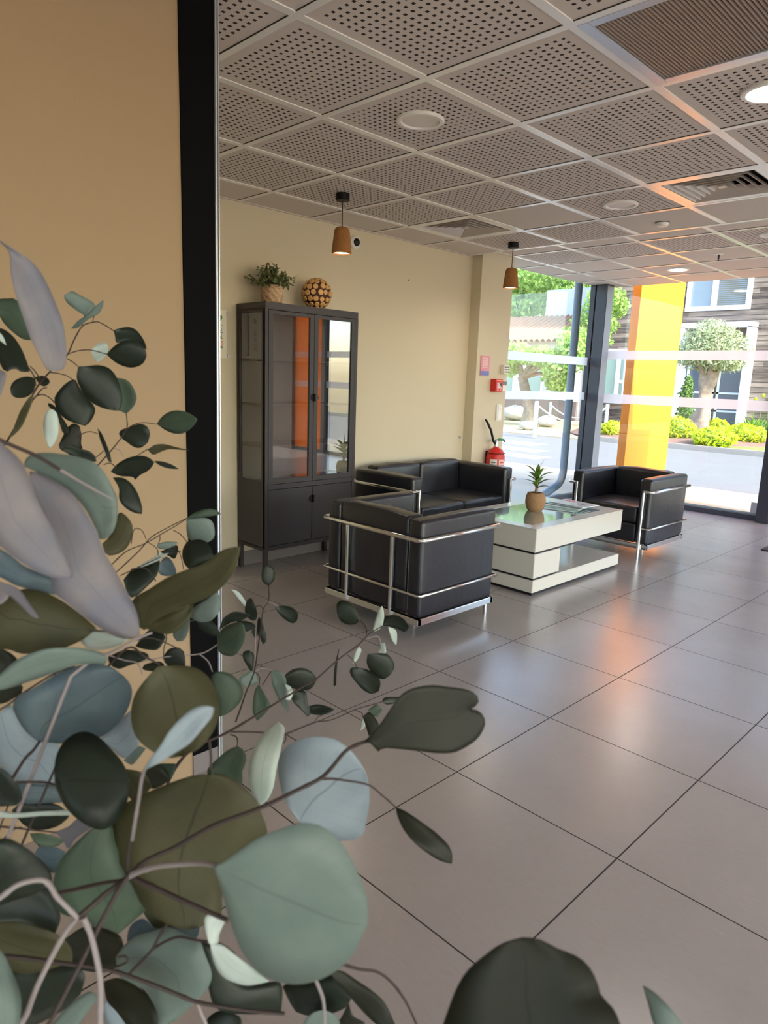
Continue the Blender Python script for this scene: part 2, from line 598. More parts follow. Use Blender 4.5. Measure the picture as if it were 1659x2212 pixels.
def tag(o, label=None, cat=None, group=None, kind=None):
    if label: o['label'] = label
    if cat: o['category'] = cat
    if group: o['group'] = group
    if kind: o['kind'] = kind
    return o

def struct(o):
    o['kind'] = 'structure'
    return o

def bx(name, m, parent, *b, bev=0.0, M4=None, smooth=None):
    return MB(M4).box(*b, bev=bev).build(name, m, parent, smooth if smooth else (40 if bev else None))

def copy_tree(root, loc):
    """a thing and copies of its parts and their sub-parts"""
    r = root.copy(); COL.objects.link(r); r.location = loc
    WL[r.name] = Vector(loc)
    for ch in list(root.children):
        c = ch.copy(); COL.objects.link(c); c.parent = r
        for g in list(ch.children):
            d = g.copy(); COL.objects.link(d); d.parent = c
    return r

# ------------------------------------------------------------------ the room
struct(bx('floor', M['floor'], None, -4.31, 4.6, -3.7, 7.93, -0.08, 0.0))
struct(bx('wall_back', M['wall'], None, XW - 0.2, XW, -3.6, 5.11, 0, 2.6))
struct(bx('wall_window_end', M['wall'], None, XW2 - 0.32, XW2, 5.11, 5.585, 0, 2.6))
struct(bx('baseboard_back', M['plinth'], None, XW, XW + 0.012, 1.17, 5.11, 0, 0.10))
struct(bx('baseboard_window_end', M['plinth'], None, XW2, XW2 + 0.012, 5.11, 5.585, 0, 0.10))
# partition between the desk and the lounge, with its dark jamb
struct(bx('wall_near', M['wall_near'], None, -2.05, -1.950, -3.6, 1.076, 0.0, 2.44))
struct(bx('wall_left', M['wall'], None, XW, -2.05, 1.0, 1.076, 0.0, 2.44))
jm = MB()
jm.loft([[(-1.952, 1.076, 0.072), (-1.944, 1.076, 0.072), (-1.944, 1.171, 0.072), (-1.952, 1.171, 0.072)],
         [(-1.952, 1.076, 2.44), (-1.944, 1.076, 2.44), (-1.944, 1.187, 2.44), (-1.952, 1.187, 2.44)]])
jo = struct(jm.build('trim_1', M['jamb']))
gm = MB()
for (a, b, c, d) in ((1.1715, 1.1765, 1.1875, 1.1925), (1.181, 1.184, 1.197, 1.200)):
    gm.loft([[(-1.95, a, 0.0), (-1.938, a, 0.0), (-1.938, b, 0.0), (-1.95, b, 0.0)],
             [(-1.95, c, 2.44), (-1.938, c, 2.44), (-1.938, d, 2.44), (-1.95, d, 2.44)]])
gm.build('edge_strip', M['alu'], jo)
struct(bx('baseboard_near', M['plinth'], None, -1.952, -1.944, 1.076, 1.171, 0, 0.072))
# far walls of the hall, out of the photograph
M['brown_wall'] = mat('brown_panel', rgb((120, 98, 90)), 0.6, var=0.1, vscale=4)
struct(bx('wall_behind', M['wall'], None, XW, 0.4, -3.7, -3.6, 0, 2.6))
struct(bx('wall_front', M['brown_wall'], None, 2.75, 4.5, 7.80, 7.92, 0, 2.6))

# ceilings: cells of tiles between the grid lines, open where a grille is let in
HOLES_LOW = {(1, 1), (4, 0), (4, -3)}
PLAIN_LOW = {(4, -2), (5, -1), (5, 0), (5, 1)}
def ceiling(name, xs, ys, z, plain, holes, m_perf):
    b = MB()
    for i in range(len(xs) - 1):
        for j in range(len(ys) - 1):
            if holes(i, j):
                continue
            b.quad((xs[i], ys[j], z), (xs[i], ys[j + 1], z), (xs[i + 1], ys[j + 1], z), (xs[i + 1], ys[j], z), 1 if plain(i, j) else 0)
    b.box(xs[0], xs[-1], ys[0], ys[-1], z + 0.13, z + 0.19, 1)
    return struct(b.build(name, [m_perf, M['tile_plain']]))
XL = [XW] + [-1.9142 + 0.6 * k for k in range(-3, 11)] + [4.5]
YL = [-3.6] + [1.4592 + 0.6 * k for k in range(-8, 6)] + [YE]
qx = lambda i: i - 4          # column number as measured from the photograph
py = lambda j: j - 9
ceiling('ceiling', XL, YL, ZC,
        lambda i, j: i == 0 or j == 0 or i == len(XL) - 2 or (py(j), qx(i)) in PLAIN_LOW,
        lambda i, j: (py(j), qx(i)) in HOLES_LOW, M['perf_low'])
XH = [XG - 0.05] + [-2.15 + 0.6 * k for k in range(-3, 11)] + [4.5]
YH = [YE] + [5.53 + 0.6 * k for k in range(0, 4)] + [7.9]
ceiling('ceiling_by_window', XH, YH, ZF,
        lambda i, j: j == 0 or i < 1 or i == len(XH) - 2 or j > 2 or (j == 2 and i < 4) or (j == 1 and i < 1),
        lambda i, j: False, M['perf_high'])
def tgrid(name, xs, ys, z, x0, x1, y0, y1):
    b = MB()
    for x in xs:
        b.box(x - 0.017, x + 0.017, y0, y1, z - 0.004, z + 0.03)
    for y in ys:
        b.box(x0, x1, y - 0.014, y + 0.014, z - 0.0045, z + 0.029)
        b.box(x0, x1, y - 0.0175, y - 0.014, z - 0.002, z + 0.01, 1)  # thin dark strip painting the shade beside each cross bar
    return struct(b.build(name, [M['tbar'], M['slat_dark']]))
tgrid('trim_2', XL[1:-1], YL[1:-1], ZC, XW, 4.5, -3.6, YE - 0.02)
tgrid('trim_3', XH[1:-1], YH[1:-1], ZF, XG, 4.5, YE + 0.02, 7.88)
# edge profile where the lower ceiling stops
b = MB()
b.box(XW, 4.5, YE - 0.035, YE, ZC - 0.005, ZC + 0.012)
struct(b.build('trim_4', M['tbar']))
b = MB()
b.box(XW, 4.5, YE, YE + 0.006, ZC + 0.004, ZF + 0.1)
struct(b.build('trim_5', M['frame']))
# shadow gap along the cream wall
struct(bx('trim_6', M['slat'], None, XW, XW + 0.02, 1.18, YE, ZC - 0.006, ZC + 0.01))
# roof over the hall
struct(bx('roof', M['white'], None, -4.5, 4.8, -3.9, 8.02, 2.72, 3.0))

# ------------------------------------------------------------------ glazing
def glazed(name, axis, at, u0, u1, z0, z1, bands, film=None):
    """one pane with its frosted bands; axis 'x' runs along X at Y=at, axis 'y' along Y at X=at"""
    def B(uA, uB, d0, d1, zA, zB):
        return (uA, uB, at + d0, at + d1, zA, zB) if axis == 'x' else (at + d0, at + d1, uA, uB, zA, zB)
    w = struct(bx(name, film or M['glass'], None, *B(u0, u1, -0.004, 0.004, z0, z1)))
    s = -1 if axis == 'x' else 1
    for zA, zB in bands:
        d = sorted((s * 0.006, s * 0.008))
        bx('frosted_band', M['frost'], w, *B(u0, u1, d[0], d[1], zA, zB))
    return w
BF = [(1.655, 1.757), (1.145, 1.250)]
BL = [(1.575, 1.665), (1.175, 1.262)]
w1 = glazed('window_1', 'y', XG, 5.55, 7.60, 0.05, 2.62, BL)
bx('frame_bar', M['frame'], w1, XG - 0.03, XG + 0.03, 5.50, 7.62, 0.0, 0.05)
bx('frame_bar', M['frame'], w1, XG - 0.03, XG + 0.03, 7.60, 7.655, 0.0, 2.62)
bx('frame_bar', M['alu'], w1, XG + 0.032, XG + 0.045, 7.625, 7.65, 0.0, 2.49)
bx('frame_bar', M['frame'], w1, XG - 0.02, XG + 0.06, 7.66, 7.80, 0.0, 2.62)
w2 = glazed('window_2', 'x', YG, -4.20, -2.20, 0.05, 2.62, BF)
bx('frame_bar', M['frame'], w2, -4.10, -2.20, YG - 0.03, YG + 0.03, 0.0, 0.055)
bx('frame_bar', M['alu'], w2, -4.10, -2.20, YG + 0.03, YG + 0.05, 0.0, 0.075)
bx('frame_bar', M['frame'], w2, -4.30, -4.20, YG - 0.06, YG + 0.05, 0.0, 2.62)
bx('corner_patch', M['alu'], w2, -2.36, -2.275, YG - 0.012, YG + 0.012, 0.08, 0.19)
struct(bx('trim_7', M['frame'], None, -2.272, -2.155, 7.755, 7.93, 0.0, 2.62, bev=0.004))
# dark steel column inside the corner, daylight on its right side painted as a pale strip
cb = MB()
cb.box(-4.222, -4.100, 7.59, 7.752, 0, 2.49)
struct(cb.build('trim_8', M['frame']))
struct(bx('trim_9', M['lit_frame'], None, -4.100, -4.094, 7.60, 7.745, 0, 2.47))
w3 = glazed('window_3', 'x', YG, -2.16, 0.0, 0.05, 2.62, BF)
bx('frame_bar', M['frame'], w3, -2.16, 0.0, YG - 0.03, YG + 0.03, 0.0, 0.055)
bx('frame_bar', M['frame'], w3, -0.04, 0.04, YG - 0.05, YG + 0.05, 0.0, 2.62)
w4 = glazed('window_4', 'x', YG, 0.0, 1.92, 0.05, 2.62, BF)
bx('frame_bar', M['frame'], w4, 0.0, 1.92, YG - 0.03, YG + 0.03, 0.0, 0.055)
bx('frame_bar', M['frame'], w4, 1.86, 1.95, YG - 0.05, YG + 0.05, 0.0, 2.62)
w5 = glazed('window_5', 'x', YG, 1.95, 2.75, 0.05, 2.62, BF, M['orange_film'])
bx('frame_bar', M['frame'], w5, 1.95, 2.75, YG - 0.03, YG + 0.03, 0.0, 0.055)
# unseen glass sides, added to let more daylight into the hall
w6 = glazed('window_6_added', 'y', 4.55, -3.6, 7.85, 0.05, 2.62, [])
for y in (-3.6, -1.6, 0.4, 2.4, 4.4, 6.4, 7.8):
    bx('frame_bar', M['frame'], w6, 4.50, 4.60, y - 0.04, y + 0.04, 0.0, 2.62)
w7 = glazed('window_7_added', 'x', -3.65, 0.4, 4.5, 0.05, 2.62, [])
for x in (0.44, 2.4, 4.46):
    bx('frame_bar', M['frame'], w7, x - 0.04, x + 0.04, -3.7, -3.6, 0.0, 2.62)
# doormat by the entrance
o = bx('doormat', mat('dark_mat', rgb((58, 48, 52)), 0.9, bump=0.4, bscale=300), None, -1.80, -0.2, 6.42, 7.6, 0.0, 0.012)
tag(o, 'dark entrance mat on the tiles at the right edge', 'doormat')

# ------------------------------------------------------------------ leather seats in tube frames
def tube_seat(name, origin, rot, w, dp, seats, label, cat, group=None, arm=0.10):
    """local frame: back at y=0, front at y=dp, x across"""
    root = thing(name, origin, label, cat, group)
    M4 = Matrix.Translation(Vector(origin)) @ Matrix.Rotation(rot, 4, 'Z')
    WL[root.name] = Vector(origin)
    h = w / 2
    L = M['leather']
    for s in (-1, 1):
        x0, x1 = sorted((s * h, s * (h - arm)))
        MB(M4).cushion(x0, x1, 0.0, dp, 0.125, 0.645, 0.022, (0.006, 0.006, 0.006), 0.0015).build('armrest', L, root, 60)
    iw = (w - 2 * arm) / seats
    for k in range(seats):
        a, b = -h + arm + k * iw + 0.002, -h + arm + (k + 1) * iw - 0.002
        MB(M4).cushion(a, b, 0.004, 0.135, 0.125, 0.652 if seats == 1 else 0.668, 0.026, (0.002, 0.012, 0.012), 0.003).build('backrest', L, root, 60)
        MB(M4).cushion(a, b, 0.125, dp - 0.004, 0.283, 0.415, 0.024, (0.002, 0.006, 0.012), 0.004).build('seat_cushion', L, root, 60)
        MB(M4).cushion(a, b, 0.125, dp - 0.008, 0.125, 0.282, 0.02, (0.002, 0.005, 0.004), 0.001).build('seat_base_cushion', L, root, 60)
    C = M['chrome']
    r = 0.0125
    e = h + r + 0.004
    fy = dp + r + 0.006
    # top rail: around the back and both sides, turning in at the front to the posts
    px = h - 0.055
    t = MB(M4)
    zt = 0.548
    t.tube([(-px, fy, zt), (-e + 0.012, fy, zt), (-e, fy - 0.012, zt), (-e, -r + 0.008, zt), (-e + 0.02, -r - 0.012, zt), (e - 0.02, -r - 0.012, zt), (e, -r + 0.008, zt), (e, fy - 0.012, zt), (e - 0.012, fy, zt), (px, fy, zt)], r, 10)
    t.build('top_rail', C, root, 50)
    t = MB(M4)
    zl = 0.255
    q = 0.008
    t.tube([(-px, fy, zl), (-e + 0.01, fy, zl), (-e, fy - 0.01, zl), (-e, -q, zl), (-e + 0.015, -q - 0.01, zl), (e - 0.015, -q - 0.01, zl), (e, -q, zl), (e, fy - 0.01, zl), (e - 0.01, fy, zl), (px, fy, zl)], q, 8)
    t.build('lower_rail', C, root, 50)
    for s in (-1, 1):
        MB(M4).cyl(s * px, fy, 0.0, zt + r * 0.6, 0.0125, 12).build('leg', C, root, 50)
        MB(M4).cyl(s * 0.12, 0.24, 0.0, 0.126, 0.0125, 12).build('leg', C, root, 50)
    posts = [-0.175, 0.175] if seats == 1 else [-0.35, 0.0, 0.35]
    for x in posts:
        MB(M4).box(x - 0.012, x + 0.012, -0.026, -0.004, 0.10, zt, bev=0.006).build('back_post', C, root, 50)
    f = MB(M4)
    for a in ((-h - 0.006, h + 0.006, -0.012, 0.02), (-h - 0.006, h + 0.006, dp - 0.02, dp + 0.008), ):
        f.box(*a, 0.088, 0.124, bev=0.003)
    for s in (-1, 1):
        x0, x1 = sorted((s * (h + 0.006), s * (h - 0.03)))
        f.box(x0, x1, -0.01, dp + 0.006, 0.088, 0.124, bev=0.003)
    f.build('base_frame', C, root, 40)
    return root

tube_seat('armchair', (-2.640, 2.555, 0), 0.0, 0.735, 0.63, 1,
          'black leather tube-frame armchair seen from behind, nearest the camera beside the cabinet', 'armchair')
tube_seat('armchair', (-2.625, 5.89, 0), PI, 0.69, 0.68, 1,
          'black leather tube-frame armchair facing the table, in front of the yellow panel', 'armchair')
tube_seat('sofa', (-3.965, 4.257, 0), -PI / 2, 1.245, 0.62, 2,
          'black leather two-seat sofa with chrome tube frame against the cream wall', 'sofa', arm=0.115)

# ------------------------------------------------------------------ coffee table
TX0, TX1, TY0, TY1 = -3.02, -2.33, 3.703, 4.856
tb = thing('coffee_table', ((TX0 + TX1) / 2, (TY0 + TY1) / 2, 0), 'white lacquered coffee table with dark glass top between sofa and armchairs', 'table')
t = MB()
fr = 0.095
t.box(TX0, TX1, TY0, TY1, 0.291, 0.436, bev=0.003)
for a in ((TX0, TX0 + fr, TY0, TY1), (TX1 - fr, TX1, TY0, TY1), (TX0 + fr, TX1 - fr, TY0, TY0 + fr), (TX0 + fr, TX1 - fr, TY1 - fr - 0.06, TY1)):
    t.box(*a, 0.435, 0.4435)
t.build('top_slab', M['lacquer'], tb, 40)
bx('glass_inset', M['table_glass'], tb, TX0 + fr, TX1 - fr, TY0 + fr, TY1 - fr - 0.06, 0.436, 0.4425)
bx('side_block', M['lacquer'], tb, TX0, TX1, TY0, 4.012, 0.118, 0.277, bev=0.003)
bx('shelf_slab', M['lacquer'], tb, TX0, TX1, TY0, TY1 + 0.01, 0.022, 0.104, bev=0.003)
t = MB()
t.box(TX0 + 0.01, TX1 - 0.01, TY0 + 0.01, 4.22, 0.277, 0.291)
t.box(TX0 + 0.01, TX1 - 0.01, TY0 + 0.01, 4.0, 0.104, 0.118)
t.build('spacer', M['dark_gap'], tb)
bx('plinth', M['dark_gap'], tb, TX0 + 0.015, TX1 - 0.015, TY0 + 0.02, TY1, 0.0, 0.022)

# magazines fanned on the far end of the table
MAGC = [rgb((206, 214, 222)), rgb((150, 196, 200)), rgb((214, 210, 206)), rgb((120, 150, 160)), rgb((222, 222, 226))]
mz = 0.4442
MAGL = ['pale grey magazine lying lowest in the fan on the coffee table', 'pale teal magazine, second from the bottom of the fan on the table',
        'off-white magazine in the middle of the fan on the coffee table', 'slate blue magazine, second from the top of the fan on the table',
        'white magazine with a small dark mark on top of the fan']
for k in range(5):
    R4 = Matrix.Translation((-2.66 + 0.012 * k, 4.50 + 0.033 * k, 0)) @ Matrix.Rotation(math.radians(14 - 5 * k), 4, 'Z')
    g = MB(R4).box(-0.15, 0.15, -0.105, 0.105, mz, mz + 0.0055, bev=0.0008)
    mo = g.build('magazine', mat('magazine_cover', MAGC[k], 0.25), None)
    tag(mo, MAGL[k], 'magazine', 'magazines fanned on the coffee table')
    if k == 4:
        MB(R4).box(0.07, 0.11, -0.02, 0.015, mz + 0.0056, mz + 0.0062).build('printed_mark', M['frame'], mo)
        MB(R4).box(-0.12, -0.02, 0.03, 0.085, mz + 0.0056, mz + 0.0062).build('printed_mark', M['pink'], mo)
    mz += 0.0062

# ------------------------------------------------------------------ pots and plants
def woven_pot(prof, cx, cy, cz, parent, m, seg=40, amp=0.004, rows=9):
    b = MB()
    rings = []
    N = len(prof)
    for i in range(rows * 4 + 1):
        t = i / (rows * 4) * (N - 1)
        k = min(int(t), N - 2)
        f = t - k
        r = prof[k][0] * (1 - f) + prof[k + 1][0] * f
        z = prof[k][1] * (1 - f) + prof[k + 1][1] * f
        rings.append([(cx + (r + amp * math.sin(seg / 4 * a + i * PI / 2) * math.sin(i * PI / 4 + 0.3)) * math.cos(a), cy + (r + amp * math.sin(seg / 4 * a + i * PI / 2) * math.sin(i * PI / 4 + 0.3)) * math.sin(a), cz + z) for a in [2 * PI * j / seg for j in range(seg)]])
    b.loft(rings, True, True)
    return b.build('pot', m, parent, 70)

M['basket'] = mat('woven_basket', rgb((158, 122, 86)), 0.8, bump=0.5, bscale=120, var=0.3, vscale=60)
M['seagrass'] = mat('pale_woven_pot', rgb((176, 146, 116)), 0.7, bump=0.6, bscale=70, var=0.35, vscale=34)
M['dracaena'] = mat('green_leaf', rgb((104, 150, 40)), 0.45, var=0.25, vscale=14, trans=0.3)
M['dracaena_dark'] = mat('dark_green_leaf', rgb((60, 92, 36)), 0.45, var=0.25, vscale=14, trans=0.2)
M['soil'] = mat('soil', rgb((60, 44, 34)), 0.95)
M['boxleaf'] = mat('box_leaf', rgb((108, 118, 74)), 0.55, var=0.3, vscale=40, trans=0.15)

def strap_leaf(b, base, yaw, pitch0, length, width, droop, twist=0.0, n=8):
    """a tapering, arching leaf with a folded middle"""
    p = Vector(base)
    rows = []
    for i in range(n + 1):
        t = i / n
        pit = pitch0 - droop * t
        d = Vector((math.cos(pit) * math.cos(yaw), math.cos(pit) * math.sin(yaw), math.sin(pit)))
        side = Vector((-math.sin(yaw), math.cos(yaw), 0))
        up = side.cross(d) * -1
        side = (side * math.cos(twist * t) + up * math.sin(twist * t))
        wd = width * (math.sin(PI * min(1.0, (t * 0.86 + 0.12))) ** 0.8) * (1 - t ** 4) + 0.0006
        rows.append((p + side * wd / 2 + up * wd * 0.12, p.copy(), p - side * wd / 2 + up * wd * 0.12))
        p = p + d * (length / n)
    V = [[b.bm.verts.new(q) for q in r] for r in rows]
    for a, c in zip(V[:-1], V[1:]):
        b.bm.faces.new((a[0], a[1], c[1], c[0]))
        b.bm.faces.new((a[1], a[2], c[2], c[1]))

PX, PY, PZ = -2.71, 4.26, 0.4426
pp = thing('potted_plant', (PX, PY, PZ), 'small green spiky-leaved plant in a brown woven pot on the coffee table', 'plant')
woven_pot([(0.048, 0.0), (0.062, 0.02), (0.072, 0.055), (0.072, 0.09), (0.062, 0.125), (0.058, 0.132)], PX, PY, PZ, pp, M['basket'], amp=0.0022)
MB().lathe([(0.056, 0.128), (0.03, 0.134)], PX, PY, PZ, 20).build('soil', M['soil'], pp)
MB().tube([(PX, PY, PZ + 0.128), (PX + 0.003, PY, PZ + 0.18), (PX, PY + 0.003, PZ + 0.25)], [0.013, 0.010, 0.006], 8).build('stem', M['basket'], pp, 50)
rd = random.Random(3)
for k in range(15):
    b = MB()
    yaw = k * 2.4 + rd.uniform(-0.2, 0.2)
    lev = k / 14
    strap_leaf(b, (PX, PY, PZ + 0.16 + 0.10 * lev), yaw, rd.uniform(0.35, 0.7) + 0.5 * lev, rd.uniform(0.13, 0.175) * (1 - 0.25 * lev), rd.uniform(0.034, 0.042), rd.uniform(0.4, 1.0), rd.uniform(-0.4, 0.4))
    b.build('leaf', M['dracaena'] if k % 3 else M['dracaena_dark'], pp, 60)
b = MB()
strap_leaf(b, (PX, PY, PZ + 0.25), 0.7, 1.45, 0.16, 0.014, 0.6)
b.build('leaf', M['dracaena_dark'], pp, 60)

# ------------------------------------------------------------------ display cabinet
KX0, KX1, KY0, KY1, KH = -4.075, -3.75, 2.635, 3.432, 1.797
kb = thing('display_cabinet', ((KX0 + KX1) / 2, (KY0 + KY1) / 2, 0), 'tall dark grey metal cabinet with glass upper doors against the cream wall', 'cabinet')
C = M['cab']
bx('top_panel', C, kb, KX0, KX1, KY0, KY1, KH - 0.045, KH, bev=0.002)
bx('back_panel', M['cab_in'], kb, KX0 + 0.001, KX0 + 0.012, KY0 + 0.02, KY1 - 0.02, 0.185, KH - 0.045)
bx('divider_panel', C, kb, KX0 + 0.012, KX1 - 0.022, KY0 + 0.002, KY1 - 0.002, 0.585, 0.612)
bx('bottom_panel', C, kb, KX0, KX1 - 0.004, KY0, KY1, 0.17, 0.195)
for (y, nm) in ((KY0, 'side_panel'), (KY1 - 0.016, 'side_panel')):
    s = bx(nm, C, kb, KX0, KX1 - 0.004, y, y + 0.016, 0.19, 0.64)
    f = MB()
    f.box(KX0, KX0 + 0.036, y, y + 0.016, 0.64, KH - 0.04)
    f.box(KX1 - 0.040, KX1 - 0.004, y, y + 0.016, 0.64, KH - 0.04)
    f.box(KX0 + 0.03, KX1 - 0.03, y, y + 0.016, KH - 0.062, KH - 0.04)
    f.build('side_frame', C, kb)
    bx('side_pane', M['cab_glass_side'], kb, KX0 + 0.034, KX1 - 0.038, y + 0.006, y + 0.010, 0.64, KH - 0.06)
for x in (KX0 + 0.001, KX1 - 0.032):
    for y in (KY0 + 0.001, KY1 - 0.029):
        bx('leg', C, kb, x, x + 0.028, y, y + 0.028, 0.0, 0.172)
for z in (0.87, 1.145, 1.435):
    sh = bx('shelf', M['cab_in'], kb, KX0 + 0.014, KX1 - 0.03, KY0 + 0.018, KY1 - 0.018, z, z + 0.011)
    for x in (KX0 + 0.02, KX1 - 0.05):
        MB().ball((x, KY0 + 0.022, z - 0.006), 0.006, seg=10, rings=6).build('shelf_pin', M['alu'], sh, 60)
        MB().ball((x, KY1 - 0.022, z - 0.006), 0.006, seg=10, rings=6).build('shelf_pin', M['alu'], sh, 60)
# row of peg holes in the rear uprights
bx('peg_strip', M['black'], kb, KX0 + 0.019, KX0 + 0.023, KY0 - 0.0008, KY0 + 0.001, 0.68, 1.70)
f = MB()
f.box(KX1 - 0.022, KX1, KY0, KY0 + 0.024, 0.185, KH - 0.045)
f.box(KX1 - 0.022, KX1, KY1 - 0.024, KY1, 0.185, KH - 0.045)
f.box(KX1 - 0.022, KX1, KY0 + 0.02, KY1 - 0.02, 0.590, 0.622)
f.box(KX1 - 0.022, KX1, KY0 + 0.02, KY1 - 0.02, 0.185, 0.200)
f.build('front_frame', C, kb)
ym = (KY0 + KY1) / 2
def half_disc(x0, x1, cy_, cz_, r, side):
    b = MB()
    pts = [(cy_ + side * r * math.cos(a), cz_ + r * math.sin(a)) for a in [PI / 2 - PI * k / 12 for k in range(13)]]
    A = [b.bm.verts.new((x0, p[0], p[1])) for p in pts]
    B = [b.bm.verts.new((x1, p[0], p[1])) for p in pts]
    n = len(pts)
    b.bm.faces.new(A); b.bm.faces.new(B)
    for i in range(n):
        b.bm.faces.new((A[i], A[(i + 1) % n], B[(i + 1) % n], B[i]))
    return b
for k, (a, c) in enumerate(((KY0 + 0.027, ym - 0.002), (ym + 0.002, KY1 - 0.027))):
    z0, z1 = 0.626, KH - 0.05
    d = MB()
    st = 0.034
    d.box(KX1 - 0.018, KX1 + 0.002, a, a + st, z0, z1)
    d.box(KX1 - 0.018, KX1 + 0.002, c - st, c, z0, z1)
    d.box(KX1 - 0.018, KX1 + 0.002, a + st, c - st, z0, z0 + st)
    d.box(KX1 - 0.018, KX1 + 0.002, a + st, c - st, z1 - 0.022, z1)
    do = d.build('glass_door', C, kb)
    bx('door_pane', M['cab_glass'], do, KX1 - 0.010, KX1 - 0.006, a + st, c - st, z0 + st, z1 - 0.022)
    side = -1 if k == 0 else 1
    edge = c if k == 0 else a
    half_disc(KX1 + 0.001, KX1 + (0.022 if k else 0.004), edge, 1.20, 0.026, side).build('handle', M['black'] if k == 0 else C, do)
    z0, z1 = 0.204, 0.586
    lo = bx('lower_door', C, kb, KX1 - 0.02, KX1 + 0.001, a, c, z0, z1, bev=0.001)
    half_disc(KX1 + 0.001, KX1 + (0.022 if k else 0.004), edge, 0.50, 0.026, side).build('handle', M['black'] if k == 0 else C, lo)

# plant and ball on top of the cabinet
QX, QY, QZ = -3.915, 2.802, KH
cp = thing('potted_plant', (QX, QY, QZ), 'bushy small-leaved green plant in a pale woven pot on the cabinet', 'plant')
woven_pot([(0.055, 0.0), (0.066, 0.02), (0.073, 0.06), (0.071, 0.10), (0.064, 0.125)], QX, QY, QZ, cp, M['seagrass'], amp=0.007, rows=7)
tw = MB()
fo = MB()
rd = random.Random(11)
for k in range(80):
    yaw = rd.uniform(0, 2 * PI)
    el = rd.uniform(0.3, 1.5)
    Lh = rd.uniform(0.10, 0.165)
    d = Vector((math.cos(yaw) * math.cos(el), math.sin(yaw) * math.cos(el), math.sin(el)))
    p0 = Vector((QX, QY, QZ + 0.10)) + Vector((d.x, d.y, 0)) * 0.03
    p1 = p0 + d * Lh
    tw.tube([p0, p0 + d * Lh * 0.5 + Vector((0, 0, 0.006)), p1], 0.0014, 4)
    for j in range(16):
        t = 0.25 + 0.75 * j / 15
        c = p0.lerp(p1, t)
        n = Vector((rd.gauss(0, 1), rd.gauss(0, 1), rd.gauss(0.6, 1))).normalized()
        a = n.orthogonal().normalized()
        a = Matrix.Rotation(rd.uniform(0, 6.28), 3, n) @ a
        bb = n.cross(a)
        s = rd.uniform(0.010, 0.017)
        q = c + a * s * 0.9
        fo.quad(c, q + bb * s * 0.5, c + a * s * 2.0, q - bb * s * 0.5)
fo.build('foliage', M['boxleaf'], cp)
tw.build('twigs', M['soil'], cp)
MB().lathe([(0.062, 0.118), (0.02, 0.124)], QX, QY, QZ, 20).build('soil', M['soil'], cp)

M['wood_dark'] = mat('dark_glue', rgb((62, 36, 22)), 0.8)
M['wood_slice'] = mat('wood_slice', rgb((206, 160, 104)), 0.7, var=0.25, vscale=60)
BR = 0.104
BC = Vector((-3.92, 3.186, KH + BR + 0.007))
bo = thing('decorative_ball', (BC.x, BC.y, KH), 'round ball of pale wood slices on dark ground, on the cabinet', 'ornament')
MB().ball(BC, BR * 0.95, seg=28, rings=18).build('core', M['wood_dark'], bo, 80)
for (lat, cnt) in [(-72, 5), (-48, 10), (-24, 13), (0, 14), (24, 13), (48, 10), (72, 5)]:
    for j in range(cnt):
        la, lo_ = math.radians(lat + rd.uniform(-2, 2)), 2 * PI * (j + 0.5 * (lat // 24 % 2)) / cnt + rd.uniform(-0.05, 0.05)
        n = Vector((math.cos(la) * math.cos(lo_), math.cos(la) * math.sin(lo_), math.sin(la)))
        a = n.orthogonal().normalized()
        c = n.cross(a)
        r = rd.uniform(0.0165, 0.0205)
        b = MB()
        rings = []
        for (h_, k_) in ((0.93, 1.0), (1.01, 1.0), (1.025, 0.88)):
            rings.append([BC + n * BR * h_ + (a * math.cos(2 * PI * q / 9) + c * math.sin(2 * PI * q / 9)) * r * k_ * (1 + 0.06 * math.sin(3 * q)) for q in range(9)])
        b.loft(rings)
        b.build('wood_slice', M['wood_slice'], bo)

# ------------------------------------------------------------------ pendants
def pendant(x, y, label):
    p = thing('pendant_lamp', (x, y, 2.09), label, 'lamp', 'cork pendant lamps')
    MB().lathe([(0.040, 2.398), (0.042, 2.40), (0.042, ZC - 0.004), (0.038, ZC - 0.001)], x, y, 0, 28).build('ceiling_cup', M['black'], p, 40)
    MB().tube([(x, y, 2.40), (x - 0.002, y + 0.001, 2.33), (x, y, 2.255)], 0.0028, 8).build('cable', M['black'], p, 60)
    pr = [(0.004, 0.168), (0.006, 0.158), (0.034, 0.154), (0.044, 0.145), (0.048, 0.13), (0.062, 0.012), (0.061, 0.004), (0.057, 0.001), (0.053, 0.006), (0.052, 0.012), (0.046, 0.02)]
    MB().lathe(pr, x, y, 2.09, 36).build('lamp_shade', M['cork'], p, 40)
    MB().lathe([(0.051, 0.010), (0.03, 0.008), (0.004, 0.008)], x, y, 2.09, 28).build('bulb_diffuser', M['pend_on'], p, 60)
    ld = bpy.data.lights.new('pendant_light', 'AREA')
    ld.shape = 'DISK'; ld.size = 0.09; ld.energy = LAMP_PEND; ld.color = WARM; ld.spread = math.radians(170)
    lo = bpy.data.objects.new('pendant_light', ld)
    COL.objects.link(lo); lo.location = (x, y, 2.088)
pendant(-3.400, 2.956, 'cork pendant lamp hanging above the tall cabinet')
pendant(-3.432, 4.789, 'cork pendant lamp hanging above the sofa by the window')

